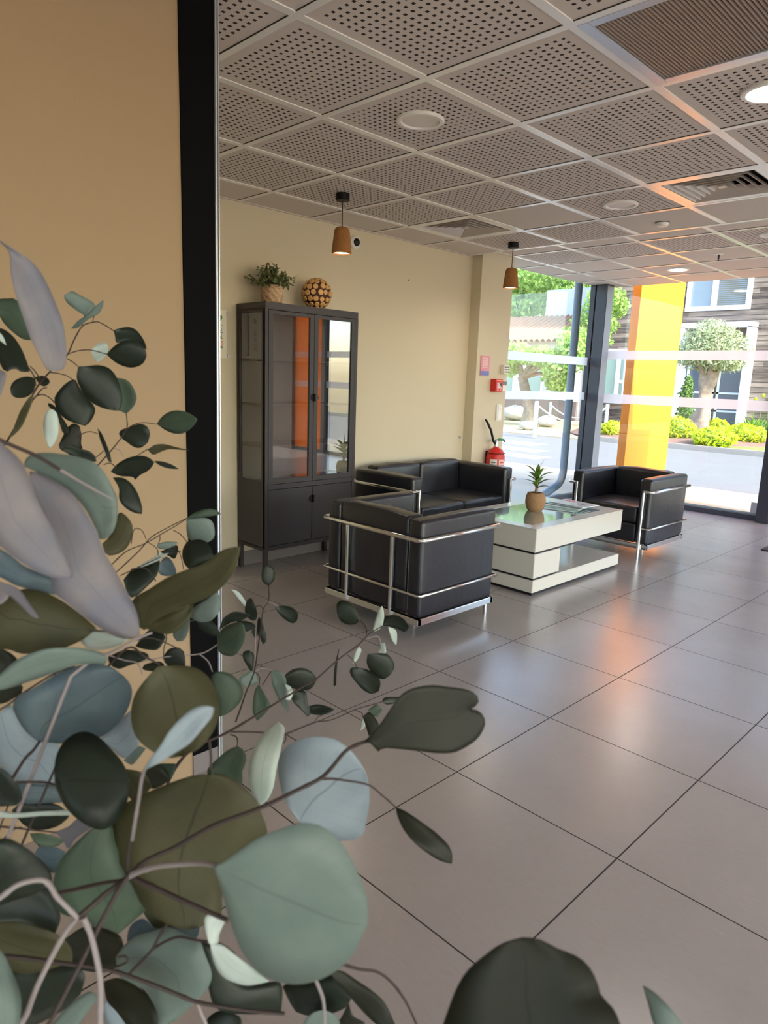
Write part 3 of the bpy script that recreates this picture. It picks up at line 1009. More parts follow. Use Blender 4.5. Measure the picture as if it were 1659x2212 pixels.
# ------------------------------------------------------------------ ceiling fittings
def downlight(x, y, z, r, lit, label, power=None):
    d = thing('downlight', (x, y, z), label, 'ceiling light', 'round ceiling downlights')
    MB().lathe([(r, 0.001), (r, -0.008), (r * 0.96, -0.012), (r * 0.82, -0.012), (r * 0.78, -0.004), (r * 0.78, 0.001)], x, y, z, 40, cap=False).build('trim_ring', M['white'], d, 40)
    MB().lathe([(r * 0.79, -0.002), (r * 0.76, -0.006), (0.01, -0.006)], x, y, z, 36).build('diffuser', M['lamp_on'] if lit else M['diffuser'], d, 40)
    if lit:
        ld = bpy.data.lights.new('downlight_lamp', 'AREA')
        ld.shape = 'DISK'; ld.size = r * 1.5; ld.energy = power or LAMP_DOWN; ld.color = NEUTRAL; ld.spread = math.radians(170)
        lo = bpy.data.objects.new('downlight_lamp', ld)
        COL.objects.link(lo); lo.location = (x, y, z - 0.02)
downlight(-2.212, 2.353, ZC, 0.103, False, 'unlit round ceiling light, largest unlit one, near the pendant over the cabinet')
downlight(-2.214, 4.170, ZC, 0.103, False, 'unlit round ceiling light beside the square diffuser at the right')
downlight(-1.014, 2.963, ZC, 0.103, True, 'lit round ceiling light at the right edge of the photo')
downlight(-3.042, 6.995, ZF, 0.105, True, 'lit round ceiling light above the window front and yellow panel')
downlight(-1.840, 5.819, ZF, 0.103, False, 'unlit round ceiling light in the window-side ceiling at the right edge')
def square_diffuser(x0, y0, label):
    S = 0.6
    d = thing('air_diffuser', (x0 + S / 2, y0 + S / 2, ZC), label, 'air vent', 'square ceiling air diffusers')
    cx, cy_ = x0 + S / 2, y0 + S / 2
    def ring(b, h0, z0, h1, z1, t=0.003):
        R = []
        for (h, z) in ((h0, z0), (h1, z1), (h1, z1 + t), (h0, z0 + t)):
            R.append([(cx - h, cy_ - h, z), (cx + h, cy_ - h, z), (cx + h, cy_ + h, z), (cx - h, cy_ + h, z)])
        b.loft(R + [R[0]], True, False)
        return b
    ring(MB(), 0.292, ZC - 0.003, 0.240, ZC - 0.003).build('frame', M['tbar'], d)
    for k in range(5):
        h = 0.222 - 0.043 * k
        ring(MB(), h + 0.012, ZC - 0.002, h - 0.006, ZC + 0.026, 0.002).build('vane', M['slat'], d)
    MB().box(cx - 0.02, cx + 0.02, cy_ - 0.02, cy_ + 0.02, ZC, ZC + 0.004).build('centre_plate', M['slat'], d)
    b = MB()
    b.box(x0, x0 + S, y0, y0 + S, ZC + 0.10, ZC + 0.11)
    for a in ((x0, x0 + S, y0, y0 + 0.01), (x0, x0 + S, y0 + S - 0.01, y0 + S), (x0, x0 + 0.01, y0, y0 + S), (x0 + S - 0.01, x0 + S, y0, y0 + S)):
        b.box(*a, ZC, ZC + 0.105)
    b.build('duct_box', M['slat_dark'], d)
square_diffuser(-1.9142, 3.8592, 'square louvred air vent at the right, lit orange by the yellow panel')
square_diffuser(-3.7142, 3.8592, 'square louvred air vent in the ceiling beside the sofa pendant lamp')

rg = thing('return_grille', (-1.0142, 2.3592, ZC), 'large brown slatted return-air grille in a pale metal frame, top right', 'air vent')
gx0, gy0, S = -1.3142, 2.0592, 0.6
b = MB()
for a in ((gx0 + 0.012, gx0 + 0.05, gy0 + 0.012, gy0 + S - 0.012), (gx0 + S - 0.05, gx0 + S - 0.012, gy0 + 0.012, gy0 + S - 0.012), (gx0 + 0.05, gx0 + S - 0.05, gy0 + 0.012, gy0 + 0.05), (gx0 + 0.05, gx0 + S - 0.05, gy0 + S - 0.05, gy0 + S - 0.012)):
    b.box(*a, ZC - 0.006, ZC + 0.012, bev=0.002)
b.build('frame', M['alu'], rg, 40)
b = MB()
n = 40
for k in range(n):
    x = gx0 + 0.055 + (S - 0.11) * k / (n - 1)
    b.loft([[(x - 0.0022, gy0 + 0.05, ZC - 0.002), (x + 0.0022, gy0 + 0.05, ZC - 0.002), (x + 0.006, gy0 + 0.05, ZC + 0.012), (x + 0.002, gy0 + 0.05, ZC + 0.012)],
            [(x - 0.0022, gy0 + S - 0.05, ZC - 0.002), (x + 0.0022, gy0 + S - 0.05, ZC - 0.002), (x + 0.006, gy0 + S - 0.05, ZC + 0.012), (x + 0.002, gy0 + S - 0.05, ZC + 0.012)]])
b.build('slats', M['slat_brown'], rg)
bx('duct_box', M['slat_dark'], rg, gx0, gx0 + S, gy0, gy0 + S, ZC + 0.05, ZC + 0.06)

sd = thing('smoke_detector', (-2.226, 4.79, ZC - 0.03), 'small white round detector on a plain ceiling tile', 'detector')
MB().lathe([(0.045, 0.03), (0.045, 0.02), (0.036, 0.006), (0.02, 0.002)], -2.226, 4.79, ZC - 0.03, 28).build('housing', M['white'], sd, 40)
MB().lathe([(0.047, 0.030), (0.047, 0.026)], -2.226, 4.79, ZC - 0.03, 28).build('base_ring', M['frame'], sd)
sp = thing('sprinkler', (-2.44, 6.39, ZF - 0.06), 'small sprinkler head with white rose in the window-side ceiling', 'sprinkler')
MB().lathe([(0.035, 0.06), (0.035, 0.054), (0.012, 0.050)], -2.44, 6.39, ZF - 0.06, 24).build('rose', M['white'], sp)
MB().lathe([(0.009, 0.055), (0.008, 0.02), (0.005, 0.006), (0.012, 0.004), (0.012, 0.0)], -2.44, 6.39, ZF - 0.06, 16).build('nozzle', M['frame'], sp)

# ------------------------------------------------------------------ things on the walls
x = XW
ws = thing('wall_sensor', (x, 3.684, 2.30), 'round white wall sensor with dark dome just behind the cabinet pendant', 'sensor')
b = MB(Matrix.Translation((x, 3.684, 2.341)) @ Matrix.Rotation(PI / 2, 4, 'Y'))
b.lathe([(0.047, 0.0), (0.047, 0.012), (0.036, 0.022), (0.03, 0.022)], seg=28).build('housing', M['white'], ws, 40)
b = MB(Matrix.Translation((x, 3.684, 2.341)) @ Matrix.Rotation(PI / 2, 4, 'Y'))
b.lathe([(0.030, 0.018), (0.026, 0.032), (0.014, 0.040), (0.003, 0.042)], seg=24).build('dome', M['black'], ws, 40)

# framed notice half hidden by the dark jamb
ps = thing('wall_sign', (x, 2.43, 1.44), 'clear pictogram sign on metal stand-offs, half behind the dark jamb', 'sign')
bx('panel', mat('pale_sign', rgb((228, 224, 208)), 0.25), ps, x + 0.018, x + 0.022, 2.27, 2.552, 1.44, 1.745)
def disc(name, m, parent, y, z, r, x0, x1, seg=18, inner=0.0):
    b = MB(Matrix.Translation((0, y, z)) @ Matrix.Rotation(PI / 2, 4, 'Y'))
    if inner:
        b.lathe([(r, x0), (r, x1), (inner, x1), (inner, x0), (r, x0)], seg=seg, cap=False)
    else:
        b.lathe([(r, x0), (r, x1)], seg=seg)
    return b.build(name, m, parent, 40)
for (y, z) in ((2.56, 1.735), (2.56, 1.455), (2.262, 1.735), (2.262, 1.455)):
    disc('stand_off', M['alu'], ps, y, z, 0.008, x, x + 0.034)
X0, X1 = x + 0.0222, x + 0.0232
b = MB()
for s in (1, -1):
    pts = [(2.503 + s * 0.012 * math.sin(PI * t) , 1.672 + 0.045 * t) for t in [k / 8 for k in range(9)]]
    V = [b.bm.verts.new((X1, p[0] + 0.010 * (p[1] - 1.672) / 0.045, p[1])) for p in pts]
    b.bm.faces.new(V)
b.build('leaf_mark', M['greenp'], ps)
for (z, k) in ((1.648, 0), (1.600, 1), (1.563, 0)):
    o = bx('text_line', M['greyp'], ps, X0, X1, 2.492, 2.522, z, z + 0.005)
for z in (1.618, 1.578):
    disc('pictogram', M['greyp'], ps, 2.506, z + 0.006, 0.011, X0, X1, inner=0.0085)
    bx('pictogram_bar', M['greenp'], ps, X0, X1, 2.498, 2.514, z - 0.008, z + 0.002)
disc('no_smoking_ring', M['red'], ps, 2.508, 1.535, 0.017, X0, X1, inner=0.0135)
b = MB(Matrix.Translation((0, 2.508, 1.535)) @ Matrix.Rotation(math.radians(45), 4, 'X'))
b.box(X0, X1, -0.015, 0.015, -0.0016, 0.0016).build('no_smoking_bar', M['red'], ps)
bx('text_line', M['greenp'], ps, X0, X1, 2.488, 2.524, 1.503, 1.508)
bx('text_line', M['greyp'], ps, X0, X1, 2.488, 2.524, 1.512, 1.516)

w = XW2
nt_ = thing('wall_notice', (w, 5.23, 1.40), 'pink and blue printed safety notice on the cream wall end', 'notice')
bx('sheet', M['pink'], nt_, w + 0.002, w + 0.010, 5.165, 5.292, 1.402, 1.578)
bx('blue_strip', M['bluep'], nt_, w + 0.010, w + 0.0115, 5.168, 5.290, 1.404, 1.442)
bx('pale_block', mat('pale_pink', rgb((232, 196, 202)), 0.6), nt_, w + 0.010, w + 0.0115, 5.190, 5.262, 1.470, 1.562)
for k in range(4):
    bx('text_line', mat('rose_ink', rgb((196, 96, 120)), 0.6), nt_, w + 0.0115, w + 0.0122, 5.198, 5.254, 1.482 + 0.019 * k, 1.487 + 0.019 * k)
kp = thing('keypad', (w, 5.525, 1.425), 'small cream keypad box highest beside the window edge', 'keypad')
bx('housing', M['white'], kp, w, w + 0.045, 5.478, 5.566, 1.425, 1.507, bev=0.003)
for i in range(3):
    for j in range(3):
        bx('button', M['greyp'], kp, w + 0.045, w + 0.0475, 5.490 + 0.023 * i, 5.504 + 0.023 * i, 1.436 + 0.022 * j, 1.448 + 0.022 * j)
ap = thing('fire_call_point', (w, 5.40, 1.258), 'red fire alarm call point box on the cream wall end', 'alarm')
bx('housing', M['red'], ap, w, w + 0.062, 5.335, 5.452, 1.258, 1.374, bev=0.004)
bx('window', mat('pale_glass_plate', rgb((226, 190, 196)), 0.2), ap, w + 0.062, w + 0.065, 5.358, 5.430, 1.288, 1.342)
b = MB()
b.bm.faces.new([b.bm.verts.new(p) for p in ((w + 0.0655, 5.385, 1.335), (w + 0.0655, 5.425, 1.338), (w + 0.0655, 5.425, 1.296), (w + 0.0655, 5.405, 1.316))])
b.build('printed_arrow', M['frame'], ap)
bx('label_strip', mat('pale_red', rgb((236, 150, 140)), 0.5), ap, w + 0.062, w + 0.0645, 5.35, 5.438, 1.356, 1.366)
for y in (5.362, 5.402):
    bx('label_patch', mat('pale_red2', rgb((238, 170, 160)), 0.5), ap, w + 0.062, w + 0.0645, y, y + 0.022, 1.266, 1.278)
th = thing('thermostat', (w, 5.54, 1.262), 'white thermostat with small dark screen right of the red box', 'thermostat')
bx('housing', M['white'], th, w, w + 0.024, 5.488, 5.570, 1.262, 1.362, bev=0.003)
bx('screen', mat('lcd', rgb((110, 118, 110)), 0.3), th, w + 0.024, w + 0.0255, 5.498, 5.560, 1.318, 1.354)
sw = thing('light_switch', (w, 5.50, 0.984), 'tall white switch plate below the red box', 'switch')
bx('plate', M['white'], sw, w, w + 0.014, 5.445, 5.530, 0.984, 1.138, bev=0.003)
bx('rocker', mat('white_rocker', rgb((244, 242, 240)), 0.3), sw, w + 0.014, w + 0.019, 5.462, 5.513, 1.0, 1.122, bev=0.002)
bx('indicator', M['greyp'], sw, w + 0.019, w + 0.0195, 5.484, 5.491, 1.095, 1.107)

ex = thing('fire_extinguisher', (w + 0.085, 5.36, 0.25), 'red fire extinguisher hung on the wall behind the sofa arm', 'extinguisher')
ex_x, ex_y = w + 0.095, 5.36
MB().lathe([(0.06, 0.20), (0.085, 0.21), (0.087, 0.24), (0.087, 0.60), (0.082, 0.635), (0.062, 0.668), (0.03, 0.685), (0.02, 0.70)], ex_x, ex_y, 0.05, 32).build('cylinder', M['red'], ex, 50)
MB().lathe([(0.02, 0.69), (0.022, 0.71), (0.018, 0.75), (0.012, 0.765)], ex_x, ex_y, 0.05, 16).build('valve', M['alu'], ex, 50)
MB().tube([(ex_x - 0.01, ex_y - 0.02, 0.795), (ex_x + 0.01, ex_y + 0.03, 0.815), (ex_x + 0.015, ex_y + 0.09, 0.81), (ex_x + 0.015, ex_y + 0.115, 0.79)], [0.010, 0.011, 0.010, 0.008], 8).build('lever', mat('green_lever', rgb((40, 116, 70)), 0.4), ex, 50)
MB().tube([(ex_x, ex_y - 0.015, 0.775), (ex_x - 0.01, ex_y - 0.035, 0.80), (ex_x - 0.03, ex_y - 0.055, 0.90), (ex_x - 0.045, ex_y - 0.11, 0.985), (ex_x - 0.05, ex_y - 0.125, 1.0)], [0.010, 0.011, 0.011, 0.011, 0.008], 10).build('hose', M['black'], ex, 50)
b = MB()
b.lathe([(0.0885, 0.66 - 0.0), (0.0885, 0.655)], ex_x, ex_y, 0.03, 32)
b.build('strap', M['black'], ex, 50)
for (a0, a1, nm, mm) in ((-1.55, -0.75, 'label', 'white'), (-0.55, 0.25, 'label', 'pink')):
    b = MB()
    n = 8
    A = [b.bm.verts.new((ex_x + 0.0878 * math.cos(a0 + (a1 - a0) * k / n), ex_y + 0.0878 * math.sin(a0 + (a1 - a0) * k / n), 0.41)) for k in range(n + 1)]
    B = [b.bm.verts.new((v.co.x, v.co.y, 0.635)) for v in A]
    for k in range(n):
        b.bm.faces.new((A[k], A[k + 1], B[k + 1], B[k]))
    b.build(nm, M['white'] if mm == 'white' else mat('pale_red3', rgb((240, 190, 180)), 0.5), ex)
    b = MB()
    for z in (0.60, 0.57, 0.54):
        A = [b.bm.verts.new((ex_x + 0.0883 * math.cos(a0 + 0.15 + (a1 - a0 - 0.3) * k / n), ex_y + 0.0883 * math.sin(a0 + 0.15 + (a1 - a0 - 0.3) * k / n), z)) for k in range(n + 1)]
        B = [b.bm.verts.new((v.co.x, v.co.y, z + 0.010)) for v in A]
        for k in range(n):
            b.bm.faces.new((A[k], A[k + 1], B[k + 1], B[k]))
    b.build('label_print', M['greyp'] if mm == 'white' else M['red'], ex)
b = MB()
b.box(w, w + 0.012, ex_y - 0.03, ex_y + 0.03, 0.50, 0.70)
b.build('wall_bracket', M['black'], ex)
# little pins left in the wall
for (y, z, lb) in ((4.29, 2.142, 'tiny dark screw plug alone on the cream wall above the sofa'), (5.06, 0.83, 'tiny grey door stop low on the cream wall near its end')):
    d = disc('wall_plug', M['frame'] if z > 2 else M['alu'], None, y, z, 0.006 if z > 2 else 0.012, XW, XW + (0.004 if z > 2 else 0.02))
    tag(d, lb, 'wall plug')

# ------------------------------------------------------------------ outside
def gp(px, py, z=-0.05):
    r = ray(px, py)
    return EYE + r * ((z - EYE.z) / r.z)
M['asphalt'] = mat('asphalt', rgb((116, 115, 116)), 0.85, var=0.10, vscale=3, bump=0.2, bscale=60)
M['pavement'] = mat('pale_pavement', rgb((182, 170, 150)), 0.85, var=0.06, vscale=2)
M['sand'] = mat('sandy_ground', rgb((178, 158, 126)), 0.9, var=0.15, vscale=1.2)
M['grass'] = mat('grass', rgb((128, 148, 74)), 0.9, var=0.25, vscale=2.5)
M['mulch'] = mat('bark_mulch', rgb((128, 98, 88)), 0.95, var=0.35, vscale=12)
M['kerb'] = mat('concrete_kerb', rgb((150, 144, 138)), 0.85, var=0.06)
M['boards'] = boards_mat()
M['wframe'] = mat('pale_blue_frame', rgb((212, 220, 236)), 0.5)
M['wpane'] = mat('grey_blue_pane', rgb((120, 134, 150)), 0.12, spec=0.8)
M['dpane'] = mat('dark_blue_door', rgb((70, 82, 104)), 0.2, spec=0.7)
M['gpane'] = mat('green_grey_pane', rgb((140, 166, 160)), 0.12, spec=0.8)
M['bark'] = mat('grey_bark', rgb((146, 130, 116)), 0.9, bump=1.0, bscale=9, var=0.6, vscale=9)
M['leaf_olive'] = mat('olive_leaf', rgb((168, 178, 138)), 0.6, var=0.25, vscale=3, trans=0.25)
M['leaf_tree'] = mat('bright_tree_leaf', rgb((160, 192, 104)), 0.55, var=0.3, vscale=1.5, trans=0.4)
M['leaf_bush'] = mat('yellow_green_leaf', rgb((196, 206, 44)), 0.6, var=0.25, vscale=5, trans=0.3)
M['leaf_dark'] = mat('conifer_leaf', rgb((104, 138, 60)), 0.7, var=0.3, vscale=6, trans=0.15)
M['leaf_strap'] = mat('strap_leaf', rgb((110, 150, 58)), 0.5, var=0.2, vscale=4, trans=0.25)
M['rock'] = mat('pale_rock', rgb((176, 172, 170)), 0.9, bump=0.6, bscale=4, var=0.2, vscale=2)
M['rooftile'] = mat('clay_roof', rgb((150, 116, 96)), 0.85, var=0.25, vscale=5)
M['plaster'] = mat('white_plaster', rgb((206, 210, 216)), 0.8)
M['stone'] = mat('dark_stone', rgb((120, 106, 102)), 0.9, var=0.3, vscale=2.5)
M['post'] = mat('pale_blue_post', rgb((188, 202, 212)), 0.5)
M['pipe'] = mat('blue_grey_pipe', rgb((92, 110, 132)), 0.45)

struct(bx('ground_paving', M['pavement'], None, -30, 12, 7.93, 10.1, -0.10, -0.03))
struct(bx('ground_paving_side', M['pavement'], None, -30, -4.32, -4.0, 7.93, -0.10, -0.03))
struct(bx('ground_road', M['asphalt'], None, -30, 12, 10.1, 16.25, -0.12, -0.05))
struct(bx('ground_paving_right', M['pavement'], None, 4.62, 30, -20, 7.93, -0.10, -0.03))
struct(bx('ground_paving_behind', M['pavement'], None, -12, 4.62, -20, -3.72, -0.10, -0.03))
struct(bx('ground_grass', M['grass'], None, -8.6, 12, 16.42, 40, -0.12, 0.02))
struct(bx('ground_sand', M['sand'], None, -40, -8.6, 16.25, 40, -0.12, -0.03))
struct(bx('kerb', M['kerb'], None, -8.75, 12, 16.25, 16.43, -0.1, 0.07, bev=0.02))
b = MB()
n = 40
rings = []
for (k, z) in ((1.0, 0.0), (0.96, 0.05), (0.8, 0.10), (0.4, 0.13)):
    rings.append([(-8.0 + 2.9 * k * math.cos(2 * PI * q / n) * (1 + 0.05 * math.sin(3 * 2 * PI * q / n)), 19.2 + 2.6 * k * math.sin(2 * PI * q / n), z) for q in range(n)])
struct(b.loft(rings).build('ground_bed', M['mulch'], None, 60))
for (y0, y1) in ((950, 957), (963, 970), (976, 984)):
    a, c = gp(1085, y0), gp(1085, y1)
    d = gp(1190 + (y0 - 950), y0 + 10)
    yA, yB = sorted((a.y, c.y))
    st = bx('road_stripe', M['plaster'], None, a.x - 3.0, d.x, yA, yB, -0.049, -0.044)
    tag(st, {950: 'white crossing stripe on the road, farthest from the hall', 963: 'white crossing stripe on the road, middle one of three', 976: 'white crossing stripe on the road, nearest the hall'}[y0], 'road marking', 'crossing stripes on the road')

# timber-clad building across the road
YB = 24.0
hb = thing('timber_building', (-6, YB + 3, 0), 'timber-clad building with white windows across the road', 'building')
bx('wall', M['boards'], hb, -13.3, 6, YB, YB + 6, 0, 9.0)
def bwin(parent, x0, x1, z0, z1, pane, mull=(), rail=(), t=0.11):
    f = MB()
    y0, y1 = YB - 0.10, YB + 0.02
    f.box(x0, x0 + t, y0, y1, z0, z1); f.box(x1 - t, x1, y0, y1, z0, z1)
    f.box(x0 + t, x1 - t, y0, y1, z0, z0 + t); f.box(x0 + t, x1 - t, y0, y1, z1 - t, z1)
    for m in mull:
        f.box(m - t * 0.6, m + t * 0.6, y0, y1, z0 + t, z1 - t)
    for (xa, xb, z) in rail:
        f.box(xa, xb, y0 + 0.01, y1, z - t / 2, z + t / 2)
    w = f.build('window', M['wframe'], parent)
    bx('pane', pane, w, x0 + t, x1 - t, YB - 0.03, YB - 0.01, z0 + t, z1 - t)
    return w
ww = bwin(hb, -10.02, -8.0, 3.86, 6.2, M['wpane'], (-9.12,), ((-9.1, -8.1, 4.98),), 0.14)
b = MB()
for k in range(14):
    b.box(-9.02, -8.14, YB - 0.045, YB - 0.032, 4.02 + k * 0.062, 4.05 + k * 0.062)
b.build('blind', M['greyp'], ww)
bwin(hb, -12.85, -11.85, 0.72, 2.66, M['gpane'], (-12.2,), ((-12.15, -11.9, 1.5),), 0.12)
bwin(hb, -11.7, -10.5, 0.9, 2.3, M['wpane'], (-11.1,), (), 0.1)
po = MB()
po.box(-9.9, -7.70, YB - 0.55, YB, 3.28, 3.44)
po.box(-7.84, -7.70, YB - 0.55, YB, 0.1, 3.3)
po.box(-9.9, -9.76, YB - 0.55, YB, 0.1, 3.3)
po.build('porch_frame', M['wframe'], hb)
for (xa, xb) in ((-9.72, -8.78), (-8.70, -7.86)):
    do = bx('door', M['dpane'], hb, xa, xb, YB - 0.05, YB - 0.005, 0.1, 2.25)
    f = MB()
    for z in (0.12, 0.62, 1.2):
        f.box(xa, xb, YB - 0.07, YB - 0.05, z, z + 0.06)
    f.box(xa, xa + 0.08, YB - 0.07, YB - 0.05, 0.1, 2.25); f.box(xb - 0.08, xb, YB - 0.07, YB - 0.05, 0.1, 2.25)
    f.build('door_frame', M['wframe'], do)
bx('porch_soffit', M['stone'], hb, -9.72, -7.86, YB - 0.04, YB - 0.004, 2.3, 3.28)

# low house with a clay tile roof, left
lh = thing('tiled_house', (-17.5, 24, 0), 'low house with clay tile roof behind the trees at left', 'house')
bx('wall', M['plaster'], lh, -24, -13.7, 23.4, 26, 0, 2.9)
bx('base_wall', M['stone'], lh, -24, -13.4, 23.3, 23.42, 0, 0.72)
rf = MB()
n = 42
for k in range(n):
    x = -24 + 10.6 * k / n
    pk = 3.95 + 0.0 * k
    rf.loft([[(x + 0.126 + 0.085 * math.cos(a), 22.9, 2.88 + 0.10 * math.sin(a)) for a in [PI * q / 6 for q in range(7)]],
             [(x + 0.126 + 0.085 * math.cos(a), 25.8, 4.05 + 0.10 * math.sin(a)) for a in [PI * q / 6 for q in range(7)]]], False, False)
rf.quad((-24, 22.9, 2.86), (-13.35, 22.9, 2.86), (-13.35, 25.8, 4.03), (-24, 25.8, 4.03))
rf.build('roof', M['rooftile'], lh, 60)
for (xa, xb) in ((-17.3, -16.2), (-15.9, -14.9), (-14.7, -13.9)):
    f = MB()
    f.box(xa, xb, 23.30, 23.41, 0.74, 0.86); f.box(xa, xb, 23.30, 23.41, 1.9, 2.02)
    f.box(xa, xa + 0.1, 23.30, 23.41, 0.86, 1.9); f.box(xb - 0.1, xb, 23.30, 23.41, 0.86, 1.9)
    wv = f.build('window', M['wframe'], lh)
    bx('pane', M['gpane'], wv, xa + 0.1, xb - 0.1, 23.36, 23.39, 0.86, 1.9)
wb = thing('white_block', (-16.1, 27.4, 0), 'plain white upper storey rising behind the clay tile roof', 'building')
bx('wall', M['plaster'], wb, -17.4, -14.9, 27.0, 27.8, 0, 5.32)
bx('window', M['wpane'], wb, -15.4, -15.0, 26.96, 27.01, 4.2, 5.0)

# planting
def leaf_cloud(name, m, parent, clumps, size, seed, aspect=0.5):
    r = np.random.RandomState(seed)
    V, F = [], []
    for (c, rad, n, fill) in clumps:
        d = r.normal(size=(n, 3)); d /= np.linalg.norm(d, axis=1)[:, None]
        rr = (fill + (1 - fill) * r.rand(n)) ** 0.7
        rr *= 1 + 0.10 * np.sin(7 * d[:, 0] + 3) * np.cos(6 * d[:, 2])
        p = np.array(c) + d * rr[:, None] * np.array(rad)
        nn = d + r.normal(size=(n, 3)) * 0.7; nn /= np.linalg.norm(nn, axis=1)[:, None]
        a = np.cross(nn, r.normal(size=(n, 3))); a /= np.linalg.norm(a, axis=1)[:, None]
        b = np.cross(nn, a)
        s = (size * (0.6 + 0.8 * r.rand(n)))[:, None]
        q = np.stack([p - a * s, p + b * s * aspect, p + a * s, p - b * s * aspect], 1)
        i0 = sum(len(v) for v in V)
        V.append(q.reshape(-1, 3))
        F.append(np.arange(4 * n).reshape(-1, 4) + i0)
    V = np.concatenate(V); F = np.concatenate(F)
    loc = WL[parent.name]
    V = V - np.array(loc)
    me = bpy.data.meshes.new(name)
    me.from_pydata(V.tolist(), [], F.tolist())
    me.materials.append(m)
    o = bpy.data.objects.new(name, me)
    COL.objects.link(o); o.parent = parent
    WL[o.name] = Vector(loc)
    return o

def gnarled(b, pts, rads, seg=14, amp=0.18, seed=1):
    r = random.Random(seed)
    ph = [r.uniform(0, 6.28) for _ in range(4)]
    rings = []
    pts = [Vector(p) for p in pts]
    # refine
    P, Rr = [], []
    for i in range(len(pts) - 1):
        for k in range(4):
            t = k / 4
            P.append(pts[i].lerp(pts[i + 1], t)); Rr.append(rads[i] * (1 - t) + rads[i + 1] * t)
    P.append(pts[-1]); Rr.append(rads[-1])
    for i, p in enumerate(P):
        rings.append([p + Vector((math.cos(a), math.sin(a), 0)) * Rr[i] * (1 + amp * math.sin(3 * a + ph[0] + i * 0.5) + amp * 0.6 * math.sin(5 * a + ph[1] - i * 0.8)) for a in [2 * PI * k / seg for k in range(seg)]])
    return b.loft(rings)

OY = 19.6
ob = at_y(1508, 934, OY); oc = at_y(1540, 757, OY)
ot = thing('olive_tree', (ob.x, OY, 0.05), 'clipped grey-green olive tree with gnarled trunk in the bed', 'tree')
z0 = min(ob.z, 0.1)
t1 = at_y(1530, 815, OY)
gnarled(MB(), [(ob.x, OY, z0 - 0.05), (ob.x - 0.02, OY, z0 + 0.28), (ob.x + 0.08, OY, z0 + 0.75), (ob.x + 0.05, OY, z0 + 1.15), (t1.x + 0.05, OY, t1.z + 0.15)], [0.46, 0.27, 0.17, 0.16, 0.22], 22, 0.2, 4).build('trunk', M['bark'], ot, 60)
bb = MB()
for k in range(6):
    a = k * 1.05
    bb.tube([(t1.x, OY, t1.z - 0.1), (t1.x + 0.35 * math.cos(a), OY + 0.35 * math.sin(a), t1.z + 0.35), (oc.x + 0.7 * math.cos(a), OY + 0.7 * math.sin(a), oc.z + 0.2)], [0.09, 0.06, 0.02], 7)
bb.build('branches', M['bark'], ot, 60)
oc = Vector((oc.x + 0.02, OY, oc.z))
leaf_cloud('foliage', M['leaf_olive'], ot, [((oc.x, oc.y, oc.z + 0.05), (0.92, 0.92, 0.66), 4200, 0.35), ((oc.x - 0.45, oc.y - 0.2, oc.z - 0.1), (0.5, 0.5, 0.42), 1100, 0.3), ((oc.x + 0.5, oc.y - 0.15, oc.z - 0.25), (0.5, 0.5, 0.36), 1100, 0.3), ((oc.x, oc.y - 0.2, oc.z + 0.45), (0.55, 0.55, 0.35), 900, 0.3)], 0.055, 5, 0.34)

def bush(px, py, w, h, Y, label, seed):
    c = at_y(px, py, Y)
    t = thing('round_shrub', (c.x, Y, 0.02), label, 'shrub', 'yellow-green shrubs in the bed')
    zb = 0.02
    MB().ball((c.x, Y, zb + h * 0.42), w * 0.42, w * 0.42, h * 0.46, 18, 10).build('inner_growth', M['leaf_dark'], t, 60)
    leaf_cloud('foliage', M['leaf_bush'], t, [((c.x, Y, zb + h * 0.45), (w * 0.52, w * 0.52, h * 0.55), 1500, 0.6)], 0.05, seed, 0.4)
bush(1542, 958, 1.0, 0.46, 17.1, 'rounded yellow-green shrub in front of the olive trunk', 21)
bush(1462, 950, 0.9, 0.62, 17.9, 'rounded yellow-green shrub just right of the yellow panel', 22)
bush(1612, 935, 1.1, 0.50, 18.9, 'rounded yellow-green shrub at the right, below the strappy plant', 23)
bush(1550, 925, 0.7, 0.5, 21.0, 'small yellow-green shrub right behind the olive trunk', 24)
bush(1324, 945, 0.62, 0.42, 17.3, 'small yellow-green shrub left of the yellow panel', 25)

c = at_y(1474, 930, 21.0)
ct = thing('columnar_conifer', (c.x, 21.0, 0.03), 'narrow upright green conifer behind the yellow panel', 'tree')
MB().tube([(c.x, 21.0, 0.0), (c.x, 21.0, 1.2)], [0.05, 0.02], 8).build('trunk', M['bark'], ct, 60)
leaf_cloud('foliage', M['leaf_dark'], ct, [((c.x, 21.0, 0.75), (0.26, 0.26, 0.85), 1300, 0.4), ((c.x + 0.02, 21.0, 1.35), (0.14, 0.14, 0.45), 400, 0.3)], 0.05, 31, 0.35)

c = at_y(1640, 905, 22.7)
st = thing('strappy_plant', (c.x, 22.7, 0.05), 'clump of long strap leaves with flower stalks at the right', 'plant')
rd = random.Random(5)
b = MB()
for k in range(70):
    a = rd.uniform(0, 2 * PI)
    q = (c.x + 0.25 * math.cos(a) * rd.random() + rd.uniform(-0.25, 0.25), 22.7 + 0.25 * math.sin(a), 0.08)
    strap_leaf(b, q, a, rd.uniform(0.9, 1.4), rd.uniform(0.55, 0.85), 0.045, rd.uniform(0.8, 1.7), 0, 6)
b.build('leaves', M['leaf_strap'], st, 60)
b = MB(); f = MB()
for k in range(5):
    x = c.x - 0.4 + 0.2 * k; h = 0.95 + 0.12 * ((k * 7) % 3)
    b.tube([(x, 22.7, 0.1), (x + 0.03, 22.7, h)], 0.009, 6)
    f.ball((x + 0.03, 22.7, h + 0.03), 0.05, 0.05, 0.06, 10, 6)
b.build('flower_stalks', M['leaf_strap'], st)
f.build('flower_heads', M['leaf_bush'], st, 60)

